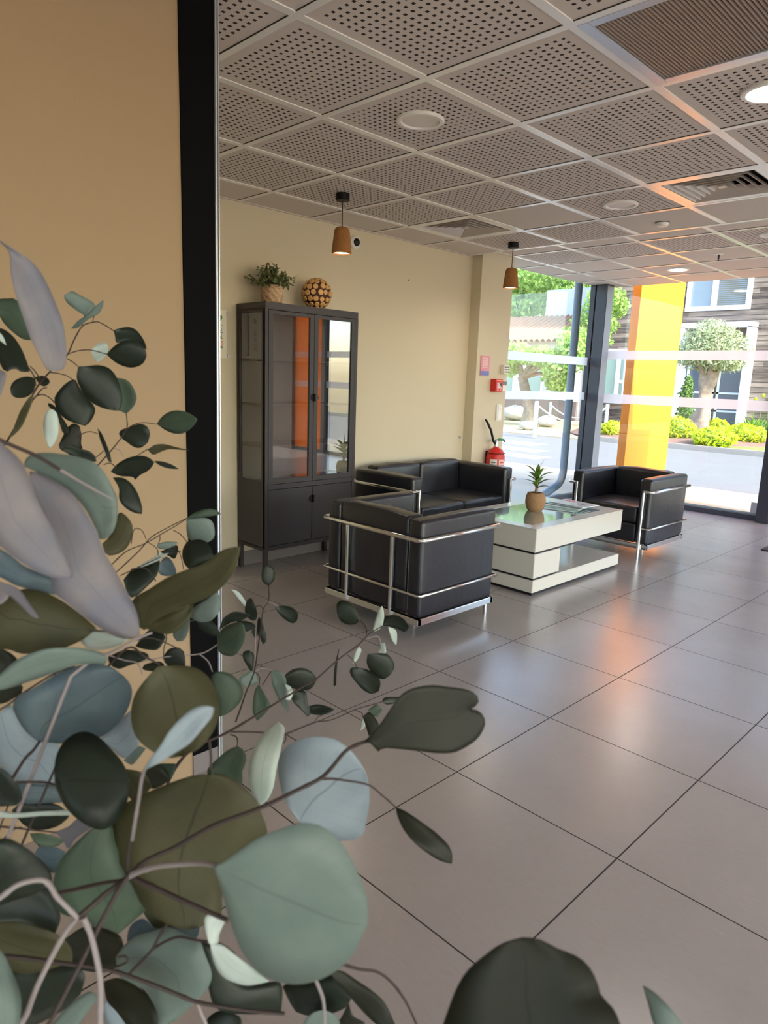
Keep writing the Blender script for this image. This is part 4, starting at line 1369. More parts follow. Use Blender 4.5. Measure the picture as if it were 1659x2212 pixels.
# trees at the left
def tree(px, py_base, Y, clumps, label, seed, trunk_r, lean=0.0, size=0.075):
    b0 = at_y(px, py_base, Y)
    t = thing('leafy_tree', (b0.x, Y, 0.0), label, 'tree', 'leafy trees beyond the side window')
    C = []
    top = None
    for (cx, cy_, rx, rz, n) in clumps:
        c = at_y(cx, cy_, Y)
        C.append(((c.x, Y + random.uniform(-0.5, 0.5), c.z), (rx, rx, rz), int(n * 1.7), 0.25))
        top = c if top is None or c.z > top.z else top
    b = MB()
    m = at_y(px - lean, 815, Y)
    gnarled(b, [(b0.x, Y, -0.05), (b0.x - 0.05, Y, 0.5), (m.x, Y, max(m.z, 0.9)), (top.x, Y, top.z)], [trunk_r * 1.5, trunk_r, trunk_r * 0.85, trunk_r * 0.25], 12, 0.12, seed)
    for c in C:
        b.tube([(m.x, Y, m.z), ((m.x + c[0][0]) / 2, (Y + c[0][1]) / 2, (m.z + c[0][2]) / 2 + 0.2), c[0]], [trunk_r * 0.5, trunk_r * 0.3, trunk_r * 0.1], 6)
    b.build('trunk', M['bark'], t, 60)
    leaf_cloud('foliage', M['leaf_tree'], t, C, size, seed, 0.55)
tree(1146, 893, 19.5, [(1122, 765, 0.65, 0.42, 420), (1185, 772, 0.8, 0.36, 480), (1232, 745, 0.5, 0.7, 480), (1222, 800, 0.55, 0.6, 600), (1205, 825, 0.45, 0.35, 350), (1110, 790, 0.35, 0.4, 250), (1262, 760, 0.6, 0.7, 500)],
     'leafy tree with pale bent trunk seen through the side window', 41, 0.19, 18)
tree(1100, 890, 30.5, [(1130, 610, 1.9, 1.3, 1300), (1200, 605, 2.0, 1.0, 1200), (1120, 670, 1.4, 1.4, 1100), (1160, 660, 1.2, 1.0, 700), (1255, 640, 1.2, 1.4, 700), (1090, 720, 1.0, 1.2, 600)],
     'tall leafy tree behind the clay tile roof', 42, 0.3, 0, 0.12)
tree(1290, 905, 21.5, [(1318, 655, 0.5, 0.5, 350), (1322, 705, 0.4, 0.3, 220), (1308, 735, 0.4, 0.35, 200), (1300, 640, 0.6, 0.6, 350), (1270, 690, 0.7, 0.9, 500)],
     'leafy tree showing just right of the dark corner column', 43, 0.12, 0, 0.07)

# rocks, bollards and chains
for i, (px, py_, Y, r, lb) in enumerate(((1112, 897, 21.5, 0.42, 'large pale boulder at the foot of the leafy tree'), (1180, 915, 19.5, 0.28, 'flat pale rock on the sand between the bollards'), (1140, 932, 17.6, 0.22, 'small pale rock at the road edge left of the bollard'))):
    c = at_y(px, py_, Y)
    b = MB()
    rr = random.Random(i)
    b.ball((c.x, Y, r * 0.3), r * 1.3, r, r * 0.62, 14, 9)
    for v in b.bm.verts:
        v.co += Vector((rr.uniform(-1, 1), rr.uniform(-1, 1), rr.uniform(-1, 1))) * r * 0.09
    o = b.build('rock', M['rock'], None, 50)
    o.location.z = -0.05
    tag(o, lb, 'rock')
BP = []
for (px, pyb, pyt, lb) in ((1154, 945, 866, 'pale blue bollard post nearest the crossing'), (1186, 915, 868, 'thin pale post farther back beside the tree'), (1307, 934, 872, 'pale blue bollard post just right of the corner column')):
    g = gp(px, pyb, -0.03)
    tp = at_y(px, pyt, g.y)
    t = thing('bollard', (g.x, g.y, -0.03), lb, 'bollard', 'bollards along the road edge')
    r = 0.055 if px != 1186 else 0.045
    MB().lathe([(r, -0.03), (r, tp.z - 0.02), (r * 0.6, tp.z)], g.x, g.y, 0, 14).build('post', M['post'], t, 40)
    BP.append(Vector((g.x, g.y, tp.z - 0.08)))
def chain(a, c, sag, label):
    b = MB()
    pts = [a.lerp(c, k / 24) - Vector((0, 0, sag * 4 * (k / 24) * (1 - k / 24))) for k in range(25)]
    b.tube(pts, 0.022, 6)
    tag(b.build('chain', M['plaster'], None, 60), label, 'chain', 'white chains between the bollards')
chain(BP[0], BP[2], 0.45, 'white chain sagging from the nearest bollard towards the corner column')
chain(BP[1], BP[2], 0.40, 'white chain sagging from the farther thin post')

# orange-yellow panel standing outside the glass front
o = bx('facade_panel', M['fin'], None, -4.085, -3.98, 8.2, 9.44, -0.03, 4.2)
tag(o, 'tall yellow-orange panel standing edge-on outside the glass front', 'facade panel')
# unseen wall added to cast the shadow on the yellow panel
struct(bx('wall_shadow_caster', M['plaster'], None, -1.06, -1.0, 7.95, 8.50, -0.03, 3.3))
# rainwater pipe with a bend at its foot outside the side window
t = MB()
ppts = [(-4.47, 7.60, 2.60), (-4.47, 7.60, 1.2), (-4.47, 7.60, 0.30)]
for k in range(1, 9):
    a = k / 8 * 1.4
    ppts.append((-4.47, 7.60 - 0.2 * (1 - math.cos(a)), 0.30 - 0.2 * math.sin(a)))
ppts.append((-4.47, 7.18, 0.02))
t.tube(ppts, 0.047, 14)
o = t.build('rainwater_pipe', M['pipe'], None, 60)
tag(o, 'blue-grey rainwater pipe bending at its foot outside the side window', 'pipe')

# ------------------------------------------------------------------ eucalyptus in a vase on the reception counter
cnt = thing('reception_counter', (-0.45, -0.4, 0), 'pale reception counter carrying the vase, below the photo edge', 'counter')
bx('top', M['lacquer'], cnt, -1.3, 0.4, -0.75, 0.10, 0.69, 0.72, bev=0.004)
bx('front', M['lacquer'], cnt, -1.28, 0.38, 0.02, 0.06, 0.0, 0.69)
bx('side_panel', M['lacquer'], cnt, -1.28, -1.24, -0.72, 0.02, 0.0, 0.69)
bx('side_panel', M['lacquer'], cnt, 0.34, 0.38, -0.72, 0.02, 0.0, 0.69)
VX, VY = -0.40, 0.02
MOUTH = Vector((VX, VY, 0.90))
vs = thing('vase', (VX, VY, 0.72), 'white vase holding the eucalyptus branches, below the photo edge', 'vase')
MB().lathe([(0.045, 0.0), (0.060, 0.02), (0.066, 0.08), (0.05, 0.15), (0.042, 0.18), (0.038, 0.18), (0.044, 0.14), (0.055, 0.08), (0.03, 0.03)], VX, VY, 0.72, 32).build('body', M['white'], vs, 50)

LM = {  # tones mix the leaves' own variety with light and shade put into colour
    'D': leaf_mat('dark_leaf', (25, 34, 26), (33, 43, 32), 0.15, 0.45, 0.35, 0.6),
    'K': leaf_mat('blackish_leaf', (31, 33, 24), (38, 40, 28), 0.12, 0.5, 0.25, 0.6),
    'O': leaf_mat('olive_toned_leaf', (70, 69, 46), (80, 78, 53), 0.25, 0.5, 0.3, 0.6),
    'G': leaf_mat('mid_green_leaf', (60, 77, 63), (73, 90, 74), 0.2, 0.5, 0.4, 0.7),
    'S': leaf_mat('sage_leaf', (102, 118, 112), (114, 129, 124), 0.22, 0.5, 0.4, 0.8),
    'B': leaf_mat('blue_grey_leaf', (71, 90, 102), (93, 107, 110), 0.18, 0.45, 0.45, 0.7),
    'Q': leaf_mat('silvery_blue_leaf', (136, 149, 160), (146, 160, 168), 0.2, 0.5, 0.4, 0.7),
    'P': leaf_mat('pale_silver_leaf', (180, 196, 189), (196, 207, 204), 0.25, 0.5, 0.4, 0.8),
    'L': leaf_mat('lilac_grey_leaf', (112, 112, 124), (132, 125, 128), 0.2, 0.55, 0.35, 0.85),
}
M['twig'] = mat('dark_red_twig', rgb((48, 35, 32)), 0.6, var=0.3, vscale=60)
M['twig_pale'] = mat('pale_grey_twig', rgb((138, 129, 130)), 0.6, var=0.15, vscale=60)
ZS = {'A': (3.318, 0, 500), 'B': (3.072, 0, 950), 'C': (2.765, 0, 1400), 'D': (2.765, 0, 1800), 'E': (2.676, 440, 1200), 'F': (2.676, 440, 1750), 'G': (2.186, 900, 1950), 'X': (1.0, 0, 0)}
def upx(z, pts):
    s, ox, oy = ZS[z]
    return [(ox + x / s, oy + y / s) for x, y in pts]

lrand = random.Random(17)
def smooth_loop(P, keep):
    """rounded outline through the traced points; keep = corner indices"""
    n = len(P)
    out = []
    marks = {}
    for i in range(n):
        p0, p1, p2, p3 = P[(i - 1) % n], P[i], P[(i + 1) % n], P[(i + 2) % n]
        if i in keep: p0 = p1
        if (i + 1) % n in keep: p3 = p2
        marks[i] = len(out)
        for k in range(6):
            t = k / 6
            def cr(a, b, c, d):
                return 0.5 * (2 * b + (c - a) * t + (2 * a - 5 * b + 4 * c - d) * t * t + (3 * b - a - 3 * c + d) * t ** 3)
            out.append((cr(p0[0], p1[0], p2[0], p3[0]), cr(p0[1], p1[1], p2[1], p3[1])))
    return out, marks
def resample(C, n):
    L = [0.0]
    for a, b in zip(C[:-1], C[1:]):
        L.append(L[-1] + math.hypot(b[0] - a[0], b[1] - a[1]))
    out = []
    j = 0
    for k in range(n + 1):
        t = L[-1] * k / n
        while j < len(L) - 2 and L[j + 1] < t:
            j += 1
        d = L[j + 1] - L[j]
        f = 0 if d < 1e-9 else (t - L[j]) / d
        out.append((C[j][0] * (1 - f) + C[j + 1][0] * f, C[j][1] * (1 - f) + C[j + 1][1] * f))
    return out

def leaf(parent, z, m, d, pts, tip=None, fold=0.18, tilt=None, notch=False):
    """one leaf blade: its outline lies on a tilted plane d metres from the lens, folded along the midrib and arched, 0.5 mm thick"""
    P = upx(z, pts)
    n = len(P)
    if tip is None:
        tip = max(range(n), key=lambda i: (P[i][0] - P[0][0]) ** 2 + (P[i][1] - P[0][1]) ** 2)
    C, mk = smooth_loop(P, {0, tip})
    A = C[:mk[tip] + 1]
    Bc = [C[0]] + C[mk[tip]:][::-1]
    N = 28 if max(math.hypot(p[0] - P[0][0], p[1] - P[0][1]) for p in P) > 120 else 14
    A = resample(A, N); Bc = resample(Bc, N)
    cx = sum(p[0] for p in P) / n; cyy = sum(p[1] for p in P) / n
    tx, ty = tilt if tilt else (lrand.uniform(-0.45, 0.45), lrand.uniform(-0.45, 0.45))
    size = max(math.hypot(p[0] - q[0], p[1] - q[1]) for p in P for q in P)
    fs = fold * lrand.choice((1, 1, -1))
    arch = lrand.uniform(-0.12, 0.12)
    b = MB()
    bm = b.bm
    uvl = bm.loops.layers.uv.new('UVMap')
    rows = []
    for i in range(N + 1):
        t = i / N
        a, c = A[i], Bc[i]
        mid = ((a[0] + c[0]) / 2, (a[1] + c[1]) / 2)
        hw = math.hypot(a[0] - c[0], a[1] - c[1]) / 2
        row = []
        for u in ((0.0, 0.25, 0.5, 0.75, 1.0) if not notch else [q / 12 for q in range(13)]):
            if 0 < i < N or u == 0.5:
                p = (a[0] * (1 - u) + c[0] * u, a[1] * (1 - u) + c[1] * u)
                e = abs(u - 0.5) * 2
                if notch:
                    ax = (P[0][0] + (P[tip][0] - P[0][0]) * t, P[0][1] + (P[tip][1] - P[0][1]) * t)
                    k = (1 - e) ** 1.3 * t ** 4
                    p = (p[0] + (ax[0] - mid[0]) * k, p[1] + (ax[1] - mid[1]) * k)
                off = (tx * (p[0] - cx) + ty * (p[1] - cyy)) + fs * hw * e * (0.6 + 0.4 * e) + arch * size * 4 * t * (1 - t)
                # wavy rim
                off += 0.02 * size * e * math.sin(9 * t + 4 * u + cx)
                row.append((bm.verts.new(at_depth(p[0], p[1], d * (1 + off / FPX))), u, t))
        rows.append(row)
    def face(vs):
        f = bm.faces.new([v[0] for v in vs])
        for lp, v in zip(f.loops, vs):
            lp[uvl].uv = (v[1], v[2])
    for i in range(N):
        r0, r1 = rows[i], rows[i + 1]
        if len(r0) == 1:
            for k in range(len(r1 if len(r0) == 1 else r0) - 1): face((r0[0], r1[k], r1[k + 1]))
        elif len(r1) == 1:
            for k in range(len(r1 if len(r0) == 1 else r0) - 1): face((r0[k], r1[0], r0[k + 1]))
        else:
            for k in range(len(r1 if len(r0) == 1 else r0) - 1): face((r0[k], r1[k], r1[k + 1], r0[k + 1]))
    o = b.build('leaf', LM[m], parent, 80)
    sm = o.modifiers.new('thickness', 'SOLIDIFY')
    sm.thickness = 0.0004
    sm.offset = 0
    return o

def twig(parent, z, pts, d0, d1, w0, w1, pale=False, name='twig', from_mouth=False):
    """a twig through traced points; d0..d1 metres from the lens, w0..w1 thickness in photo pixels"""
    P = upx(z, pts)
    n = len(P)
    # round the polyline
    Q = []
    for i in range(n - 1):
        p0, p1, p2, p3 = P[max(i - 1, 0)], P[i], P[i + 1], P[min(i + 2, n - 1)]
        for k in range(5):
            t = k / 5
            Q.append(tuple(0.5 * (2 * p1[m] + (p2[m] - p0[m]) * t + (2 * p0[m] - 5 * p1[m] + 4 * p2[m] - p3[m]) * t * t + (3 * p1[m] - p0[m] - 3 * p2[m] + p3[m]) * t ** 3) for m in (0, 1)))
    Q.append(P[-1])
    V, R = [], []
    for i, q in enumerate(Q):
        t = i / (len(Q) - 1)
        d = d0 + (d1 - d0) * t
        V.append(at_depth(q[0], q[1], d))
        w = w0 + (w1 - w0) * t
        if i % 15 == 7: w *= 1.18
        R.append(w / 2 * d / FPX)
    if from_mouth:
        s = V[0]
        k = 6
        pre = [MOUTH.lerp(s, j / k) - Vector((0, 0, 0.0)) for j in range(k)]
        V = [MOUTH + Vector((0, 0, -0.10))] + pre + V
        R = [R[0] * 1.15] * (k + 1) + R
    return MB().tube(V, R, 7).build(name, M['twig_pale' if pale else 'twig'], parent, 70)

GRP = 'eucalyptus branches in the vase'
def branch(label):
    return thing('eucalyptus_branch', MOUTH, label, 'branch', GRP)

# --- branch rising against the near wall, upper left
e = branch('eucalyptus branch rising highest against the near wall at left')
twig(e, 'A', [(-260, 1900), (-60, 1700), (20, 1545), (65, 1480), (150, 1330), (245, 1150), (300, 1070), (360, 1005), (420, 950), (485, 880), (530, 780), (590, 680), (670, 650), (720, 655), (820, 715)], 0.42, 0.56, 5, 2.2, name='stem', from_mouth=True)
twig(e, 'A', [(360, 1010), (430, 1020), (480, 1035), (520, 1060)], 0.5, 0.52, 2.5, 2)
twig(e, 'A', [(485, 880), (560, 855), (650, 850), (765, 880)], 0.53, 0.55, 2.5, 2)
twig(e, 'A', [(480, 912), (520, 935), (560, 970)], 0.53, 0.5, 2.5, 2)
twig(e, 'A', [(590, 680), (595, 640), (610, 600)], 0.55, 0.56, 2, 2)
twig(e, 'A', [(665, 655), (668, 625), (680, 590)], 0.55, 0.55, 2, 2)
twig(e, 'A', [(255, 1105), (245, 1040), (200, 970), (140, 910)], 0.49, 0.47, 3, 2.2)
twig(e, 'A', [(290, 1060), (250, 1000), (215, 965)], 0.49, 0.48, 3, 2.2)
twig(e, 'A', [(225, 1225), (260, 1180), (310, 1170), (360, 1195), (390, 1225)], 0.48, 0.52, 3, 2.2)
twig(e, 'A', [(260, 1180), (300, 1130), (335, 1120)], 0.49, 0.5, 3, 2)
leaf(e, 'A', 'L', 0.34, [(365, 1000), (335, 985), (225, 775), (160, 600), (110, 440), (78, 290), (70, 160), (20, 95), (-10, 60), (60, 105), (130, 150), (220, 210), (290, 290), (350, 400), (410, 540), (450, 650), (470, 780), (475, 920), (450, 990)], tip=8, tilt=(0.5, 0.1))
leaf(e, 'A', 'G', 0.5, [(-40, 560), (-20, 490), (50, 482), (115, 485), (150, 560), (190, 680), (225, 780), (160, 770), (90, 720), (30, 660), (0, 610)])
leaf(e, 'A', 'S', 0.56, [(610, 605), (540, 560), (490, 520), (462, 480), (460, 455), (520, 428), (560, 450), (620, 480), (670, 510), (685, 535), (650, 570)])
leaf(e, 'A', 'S', 0.55, [(510, 695), (560, 640), (620, 600), (680, 540), (740, 490), (742, 520), (715, 580), (690, 600), (640, 625), (590, 665), (550, 695)])
leaf(e, 'A', 'D', 0.57, [(815, 710), (850, 695), (920, 685), (975, 705), (1015, 755), (1040, 800), (1052, 845), (1030, 835), (960, 800), (900, 785), (835, 798), (825, 750)])
leaf(e, 'A', 'D', 0.54, [(765, 880), (810, 830), (870, 790), (940, 778), (1000, 800), (1040, 840), (1050, 890), (1030, 940), (980, 970), (920, 975), (850, 950), (800, 915)])
leaf(e, 'A', 'P', 0.57, [(650, 855), (680, 820), (720, 797), (760, 800), (778, 835), (770, 870), (740, 910), (700, 935), (675, 920)])
leaf(e, 'A', 'D', 0.47, [(560, 970), (620, 965), (700, 958), (770, 975), (820, 1020), (855, 1090), (875, 1180), (870, 1250), (840, 1285), (770, 1275), (700, 1250), (640, 1210), (580, 1130), (550, 1050)])
leaf(e, 'A', 'D', 0.51, [(520, 1060), (460, 1100), (400, 1170), (390, 1220), (410, 1280), (450, 1330), (500, 1360), (560, 1380), (610, 1393), (650, 1360), (685, 1275), (640, 1210), (570, 1120), (540, 1060)])
leaf(e, 'A', 'G', 0.52, [(905, 1308), (870, 1290), (840, 1270), (855, 1180), (830, 1050), (900, 1060), (950, 1110), (978, 1180), (970, 1230), (945, 1270)])
leaf(e, 'A', 'D', 0.47, [(255, 1085), (240, 1050), (180, 1040), (110, 1065), (75, 1115), (78, 1160), (110, 1190), (180, 1190), (235, 1150)])
leaf(e, 'A', 'D', 0.5, [(250, 1045), (310, 1035), (350, 1060), (355, 1085), (320, 1110), (285, 1095)])
leaf(e, 'A', 'D', 0.44, [(215, 1005), (180, 900), (130, 800), (70, 730), (0, 692), (-40, 720), (-30, 850), (30, 1000), (100, 980), (150, 1005)])
leaf(e, 'A', 'P', 0.40, [(-15, 715), (20, 750), (45, 815), (10, 790), (-15, 770)])
leaf(e, 'A', 'L', 0.36, [(-90, 960), (-10, 990), (40, 1010), (40, 1060), (20, 1130), (0, 1180), (-60, 1210)])
leaf(e, 'A', 'O', 0.44, [(245, 1160), (200, 1200), (150, 1280), (110, 1380), (90, 1430), (60, 1485), (110, 1450), (160, 1390), (200, 1300), (230, 1220)])
leaf(e, 'A', 'P', 0.46, [(355, 1555), (325, 1490), (310, 1400), (320, 1320), (345, 1280), (380, 1275), (410, 1310), (420, 1400), (412, 1470), (385, 1525)])
leaf(e, 'A', 'D', 0.52, [(345, 1230), (390, 1250), (430, 1310), (470, 1370), (495, 1420), (480, 1455), (450, 1440), (430, 1380), (400, 1300), (350, 1255)])
leaf(e, 'A', 'K', 0.52, [(420, 1530), (460, 1450), (490, 1400), (530, 1375), (570, 1395), (585, 1460), (580, 1520), (590, 1560), (520, 1590), (440, 1570)])

# --- twigs and leaves in front of the dark jamb
e = branch('slender eucalyptus branch whose small leaves cross the dark jamb')
twig(e, 'A', [(500, 2060), (620, 1780), (730, 1645), (830, 1530), (905, 1420), (910, 1350), (905, 1305)], 0.48, 0.54, 3.5, 2, name='stem', from_mouth=True)
twig(e, 'A', [(905, 1420), (960, 1385), (1030, 1370), (1125, 1382)], 0.53, 0.56, 2.2, 2)
twig(e, 'A', [(560, 1480), (600, 1445), (650, 1435), (700, 1450)], 0.52, 0.52, 2.2, 2)
twig(e, 'A', [(640, 1650), (700, 1610), (745, 1570)], 0.5, 0.52, 2.2, 1.6)
twig(e, 'A', [(820, 1555), (860, 1570), (885, 1620)], 0.52, 0.52, 2, 1.6, pale=True)
twig(e, 'A', [(960, 1620), (1010, 1590), (1060, 1560)], 0.55, 0.56, 2, 2)
leaf(e, 'A', 'G', 0.56, [(1125, 1380), (1160, 1330), (1220, 1290), (1290, 1283), (1360, 1305), (1415, 1345), (1390, 1390), (1330, 1440), (1260, 1450), (1190, 1425)])
leaf(e, 'A', 'D', 0.54, [(905, 1415), (960, 1390), (1010, 1380), (1055, 1400), (1075, 1450), (1060, 1510), (1010, 1550), (960, 1545), (910, 1510), (870, 1480), (852, 1445), (875, 1420)])
leaf(e, 'A', 'O', 0.57, [(1060, 1562), (1110, 1530), (1180, 1525), (1260, 1545), (1355, 1570), (1270, 1562), (1200, 1562), (1150, 1580), (1105, 1600), (1080, 1590)])
leaf(e, 'A', 'D', 0.5, [(700, 1410), (730, 1450), (760, 1520), (790, 1600), (800, 1655), (775, 1640), (745, 1560), (715, 1480)])
leaf(e, 'A', 'D', 0.5, [(440, 1560), (500, 1530), (585, 1560), (640, 1575), (680, 1610), (690, 1650), (600, 1640), (500, 1600)])
leaf(e, 'B', 'D', 0.52, [(735, 212), (780, 160), (850, 120), (930, 105), (990, 120), (1025, 150), (990, 200), (920, 240), (905, 268), (880, 245), (800, 240)], tip=5)
leaf(e, 'B', 'D', 0.54, [(1025, 142), (1080, 145), (1140, 165), (1185, 195), (1120, 190), (1060, 170)])
twig(e, 'B', [(690, 165), (730, 155), (770, 180)], 0.5, 0.52, 2, 2)
leaf(e, 'B', 'D', 0.46, [(750, 252), (820, 255), (880, 300), (920, 370), (942, 450), (940, 492), (880, 480), (820, 440), (790, 390), (790, 320)])
leaf(e, 'B', 'O', 0.42, [(680, 690), (740, 620), (790, 485), (840, 510), (880, 570), (870, 660), (830, 730), (760, 765), (705, 760)])
twig(e, 'B', [(560, 1010), (730, 840), (840, 740), (960, 690), (1080, 620), (1160, 575), (1245, 520)], 0.44, 0.6, 3, 1.8, name='stem', from_mouth=True)
twig(e, 'B', [(560, 1060), (770, 880), (920, 740), (1000, 650), (1100, 590), (1250, 515)], 0.46, 0.6, 3, 1.8)
twig(e, 'B', [(1150, 600), (1200, 630), (1240, 680)], 0.57, 0.57, 2, 2)
twig(e, 'B', [(870, 690), (890, 595), (940, 600), (970, 660)], 0.5, 0.54, 2, 1.8)
twig(e, 'B', [(1140, 705), (1180, 730), (1205, 790), (1218, 860)], 0.56, 0.56, 2, 1.8)
twig(e, 'B', [(800, 900), (930, 840), (1040, 790), (1100, 760), (1200, 738)], 0.48, 0.56, 2.4, 2)
twig(e, 'B', [(980, 680), (1040, 720), (1050, 770)], 0.54, 0.56, 1.8, 1.6)
twig(e, 'B', [(1060, 640), (1062, 660), (1050, 690)], 0.55, 0.56, 1.8, 1.6)
twig(e, 'B', [(870, 860), (960, 850), (1010, 900), (1035, 940)], 0.5, 0.5, 3.4, 2.4)
leaf(e, 'B', 'G', 0.62, [(1245, 522), (1280, 490), (1340, 465), (1400, 457), (1440, 470), (1468, 492), (1420, 505), (1350, 515), (1280, 530), (1235, 545)], tip=5)
leaf(e, 'B', 'S', 0.61, [(1240, 530), (1310, 520), (1370, 520), (1410, 545), (1425, 600), (1420, 650), (1380, 680), (1310, 665), (1255, 660), (1238, 600)], tip=6)
leaf(e, 'B', 'D', 0.57, [(1240, 680), (1290, 663), (1350, 668), (1395, 710), (1418, 780), (1360, 810), (1300, 830), (1250, 852), (1215, 800), (1212, 730)], tip=4)
leaf(e, 'B', 'S', 0.56, [(1050, 690), (1110, 675), (1180, 680), (1150, 710), (1090, 725), (1045, 715)])
leaf(e, 'B', 'D', 0.57, [(1060, 745), (1170, 700), (1180, 740), (1160, 790), (1120, 770)])
leaf(e, 'B', 'B', 0.54, [(1050, 840), (1090, 780), (1130, 790), (1165, 850), (1170, 890), (1110, 905), (1060, 890)])
leaf(e, 'B', 'P', 0.56, [(1025, 790), (1060, 740), (1080, 770), (1040, 815)])
leaf(e, 'B', 'D', 0.5, [(820, 930), (870, 870), (960, 840), (1060, 800), (1050, 880), (1010, 940), (900, 1040), (850, 1030)])
leaf(e, 'B', 'P', 0.53, [(900, 850), (985, 800), (1060, 765), (1120, 752), (1000, 830), (915, 865)])

# --- the largest lilac-grey leaves, nearest at the left edge
e = branch('eucalyptus branch with the two big lilac-grey leaves at the left edge')
twig(e, 'B', [(-200, -100), (0, 0), (100, 45), (250, 110), (400, 200)], 0.26, 0.27, 9, 8, name='stem', from_mouth=True)
twig(e, 'B', [(400, 200), (550, 290), (660, 350), (742, 392)], 0.27, 0.28, 8, 3, pale=True)
twig(e, 'B', [(470, 1570), (640, 1440), (720, 1420), (860, 1350), (930, 1310), (1010, 1280)], 0.3, 0.31, 8, 5, pale=True, from_mouth=True)
twig(e, 'B', [(410, 1385), (470, 1310), (560, 1270), (700, 1272), (850, 1290)], 0.31, 0.31, 5, 3)
leaf(e, 'B', 'L', 0.235, [(480, 910), (400, 920), (300, 900), (150, 820), (0, 705), (-60, 650), (-120, 400), (-90, 60), (-40, -10), (20, 30), (80, 80), (150, 160), (200, 260), (240, 380), (310, 520), (370, 620), (440, 760), (478, 860)], tip=7, fold=0.12, tilt=(0.35, 0.1))
leaf(e, 'B', 'L', 0.265, [(925, 1295), (860, 1322), (760, 1300), (650, 1240), (540, 1160), (430, 1070), (350, 1000), (330, 800), (260, 500), (210, 350), (195, 210), (270, 225), (370, 280), (450, 330), (530, 420), (590, 520), (640, 610), (690, 740), (760, 860), (820, 970), (880, 1080), (918, 1180)], tip=10, fold=0.14, tilt=(0.3, 0.15))
leaf(e, 'B', 'S', 0.29, [(780, 440), (770, 560), (735, 630), (670, 665), (640, 600), (560, 450), (450, 330), (300, 240), (165, 180), (170, 130), (220, 95), (300, 85), (420, 95), (520, 115), (620, 150), (690, 215), (740, 300), (772, 380)], tip=8, fold=0.1)
leaf(e, 'B', 'O', 0.30, [(960, 1262), (925, 1240), (905, 1150), (880, 1060), (1000, 985), (1100, 920), (1230, 865), (1350, 822), (1450, 745), (1530, 715), (1597, 710), (1580, 790), (1540, 890), (1450, 1000), (1350, 1060), (1250, 1100), (1130, 1150), (1030, 1200)], tip=10, fold=0.22)
leaf(e, 'B', 'O', 0.33, [(960, 1250), (1060, 1180), (1180, 1130), (1285, 1090), (1260, 1180), (1190, 1260), (1110, 1290), (1020, 1270)])
leaf(e, 'B', 'O', 0.31, [(-60, 1050), (0, 1080), (90, 1020), (160, 990), (260, 1000), (340, 1030), (430, 1080), (560, 1180), (640, 1250), (540, 1330), (400, 1390), (250, 1410), (150, 1420), (60, 1390), (-60, 1360)], tip=8)
leaf(e, 'B', 'B', 0.29, [(-60, 690), (60, 760), (150, 830), (230, 870), (360, 930), (365, 1030), (260, 1000), (120, 970), (0, 910), (-60, 890)])
leaf(e, 'B', 'L', 0.24, [(-20, 925), (0, 940), (120, 985), (190, 1080), (255, 1180), (220, 1175), (140, 1100), (60, 1030), (-10, 990)])
leaf(e, 'B', 'L', 0.25, [(-30, 1095), (-20, 980), (60, 1030), (15, 1085)])
leaf(e, 'B', 'P', 0.31, [(850, 1322), (800, 1360), (700, 1390), (600, 1390), (545, 1350), (520, 1290), (505, 1238), (600, 1240), (720, 1290)], tip=6)
leaf(e, 'B', 'S', 0.285, [(718, 1448), (690, 1490), (620, 1485), (500, 1495), (400, 1530), (200, 1600), (0, 1660), (-60, 1620), (60, 1500), (150, 1440), (300, 1390), (450, 1380), (560, 1385), (660, 1410)], tip=7)
leaf(e, 'B', 'K', 0.34, [(-60, 1370), (20, 1390), (90, 1430), (120, 1480), (60, 1530), (-60, 1600)])

# --- leaves at mid height around the jamb foot
e = branch('eucalyptus branch with round green leaves low in front of the jamb')
twig(e, 'B', [(600, 1640), (840, 1385), (960, 1440), (1060, 1490)], 0.36, 0.38, 5, 4, name='stem', from_mouth=True)
twig(e, 'B', [(720, 1430), (900, 1475), (1100, 1440), (1330, 1420), (1440, 1360)], 0.37, 0.48, 3, 2.4, pale=True)
twig(e, 'B', [(900, 1475), (930, 1510), (945, 1560)], 0.39, 0.39, 3, 2.4, pale=True)
twig(e, 'B', [(860, 1350), (1000, 1315), (1200, 1395), (1215, 1425)], 0.37, 0.44, 3, 2)
twig(e, 'B', [(1000, 1265), (1080, 1260), (1105, 1310), (1085, 1400), (1095, 1480)], 0.42, 0.42, 3, 2.4)
twig(e, 'B', [(1320, 1420), (1380, 1470), (1410, 1540)], 0.46, 0.46, 3, 2.4, pale=True)
twig(e, 'B', [(1215, 1235), (1260, 1205), (1310, 1195)], 0.46, 0.47, 2.4, 2)
leaf(e, 'B', 'S', 0.45, [(1400, 1200), (1330, 1210), (1255, 1170), (1290, 1110), (1370, 1060), (1440, 1010), (1465, 1060), (1455, 1140)], tip=5)
leaf(e, 'B', 'S', 0.46, [(1260, 1185), (1250, 1270), (1220, 1330), (1175, 1335), (1148, 1295), (1170, 1250), (1215, 1220)])
leaf(e, 'B', 'D', 0.45, [(1305, 1188), (1350, 1178), (1410, 1210), (1455, 1265), (1468, 1300), (1430, 1305), (1370, 1285), (1320, 1240)])
leaf(e, 'B', 'G', 0.49, [(1440, 1360), (1455, 1280), (1500, 1235), (1560, 1212), (1610, 1215), (1630, 1270), (1615, 1350), (1570, 1420), (1520, 1437), (1460, 1412)], tip=5)
leaf(e, 'B', 'D', 0.5, [(1455, 1262), (1480, 1190), (1540, 1145), (1600, 1145), (1660, 1165), (1610, 1195), (1530, 1215)])
leaf(e, 'B', 'D', 0.4, [(720, 1440), (830, 1395), (960, 1410), (990, 1440), (940, 1470), (850, 1500), (790, 1520), (730, 1490)])
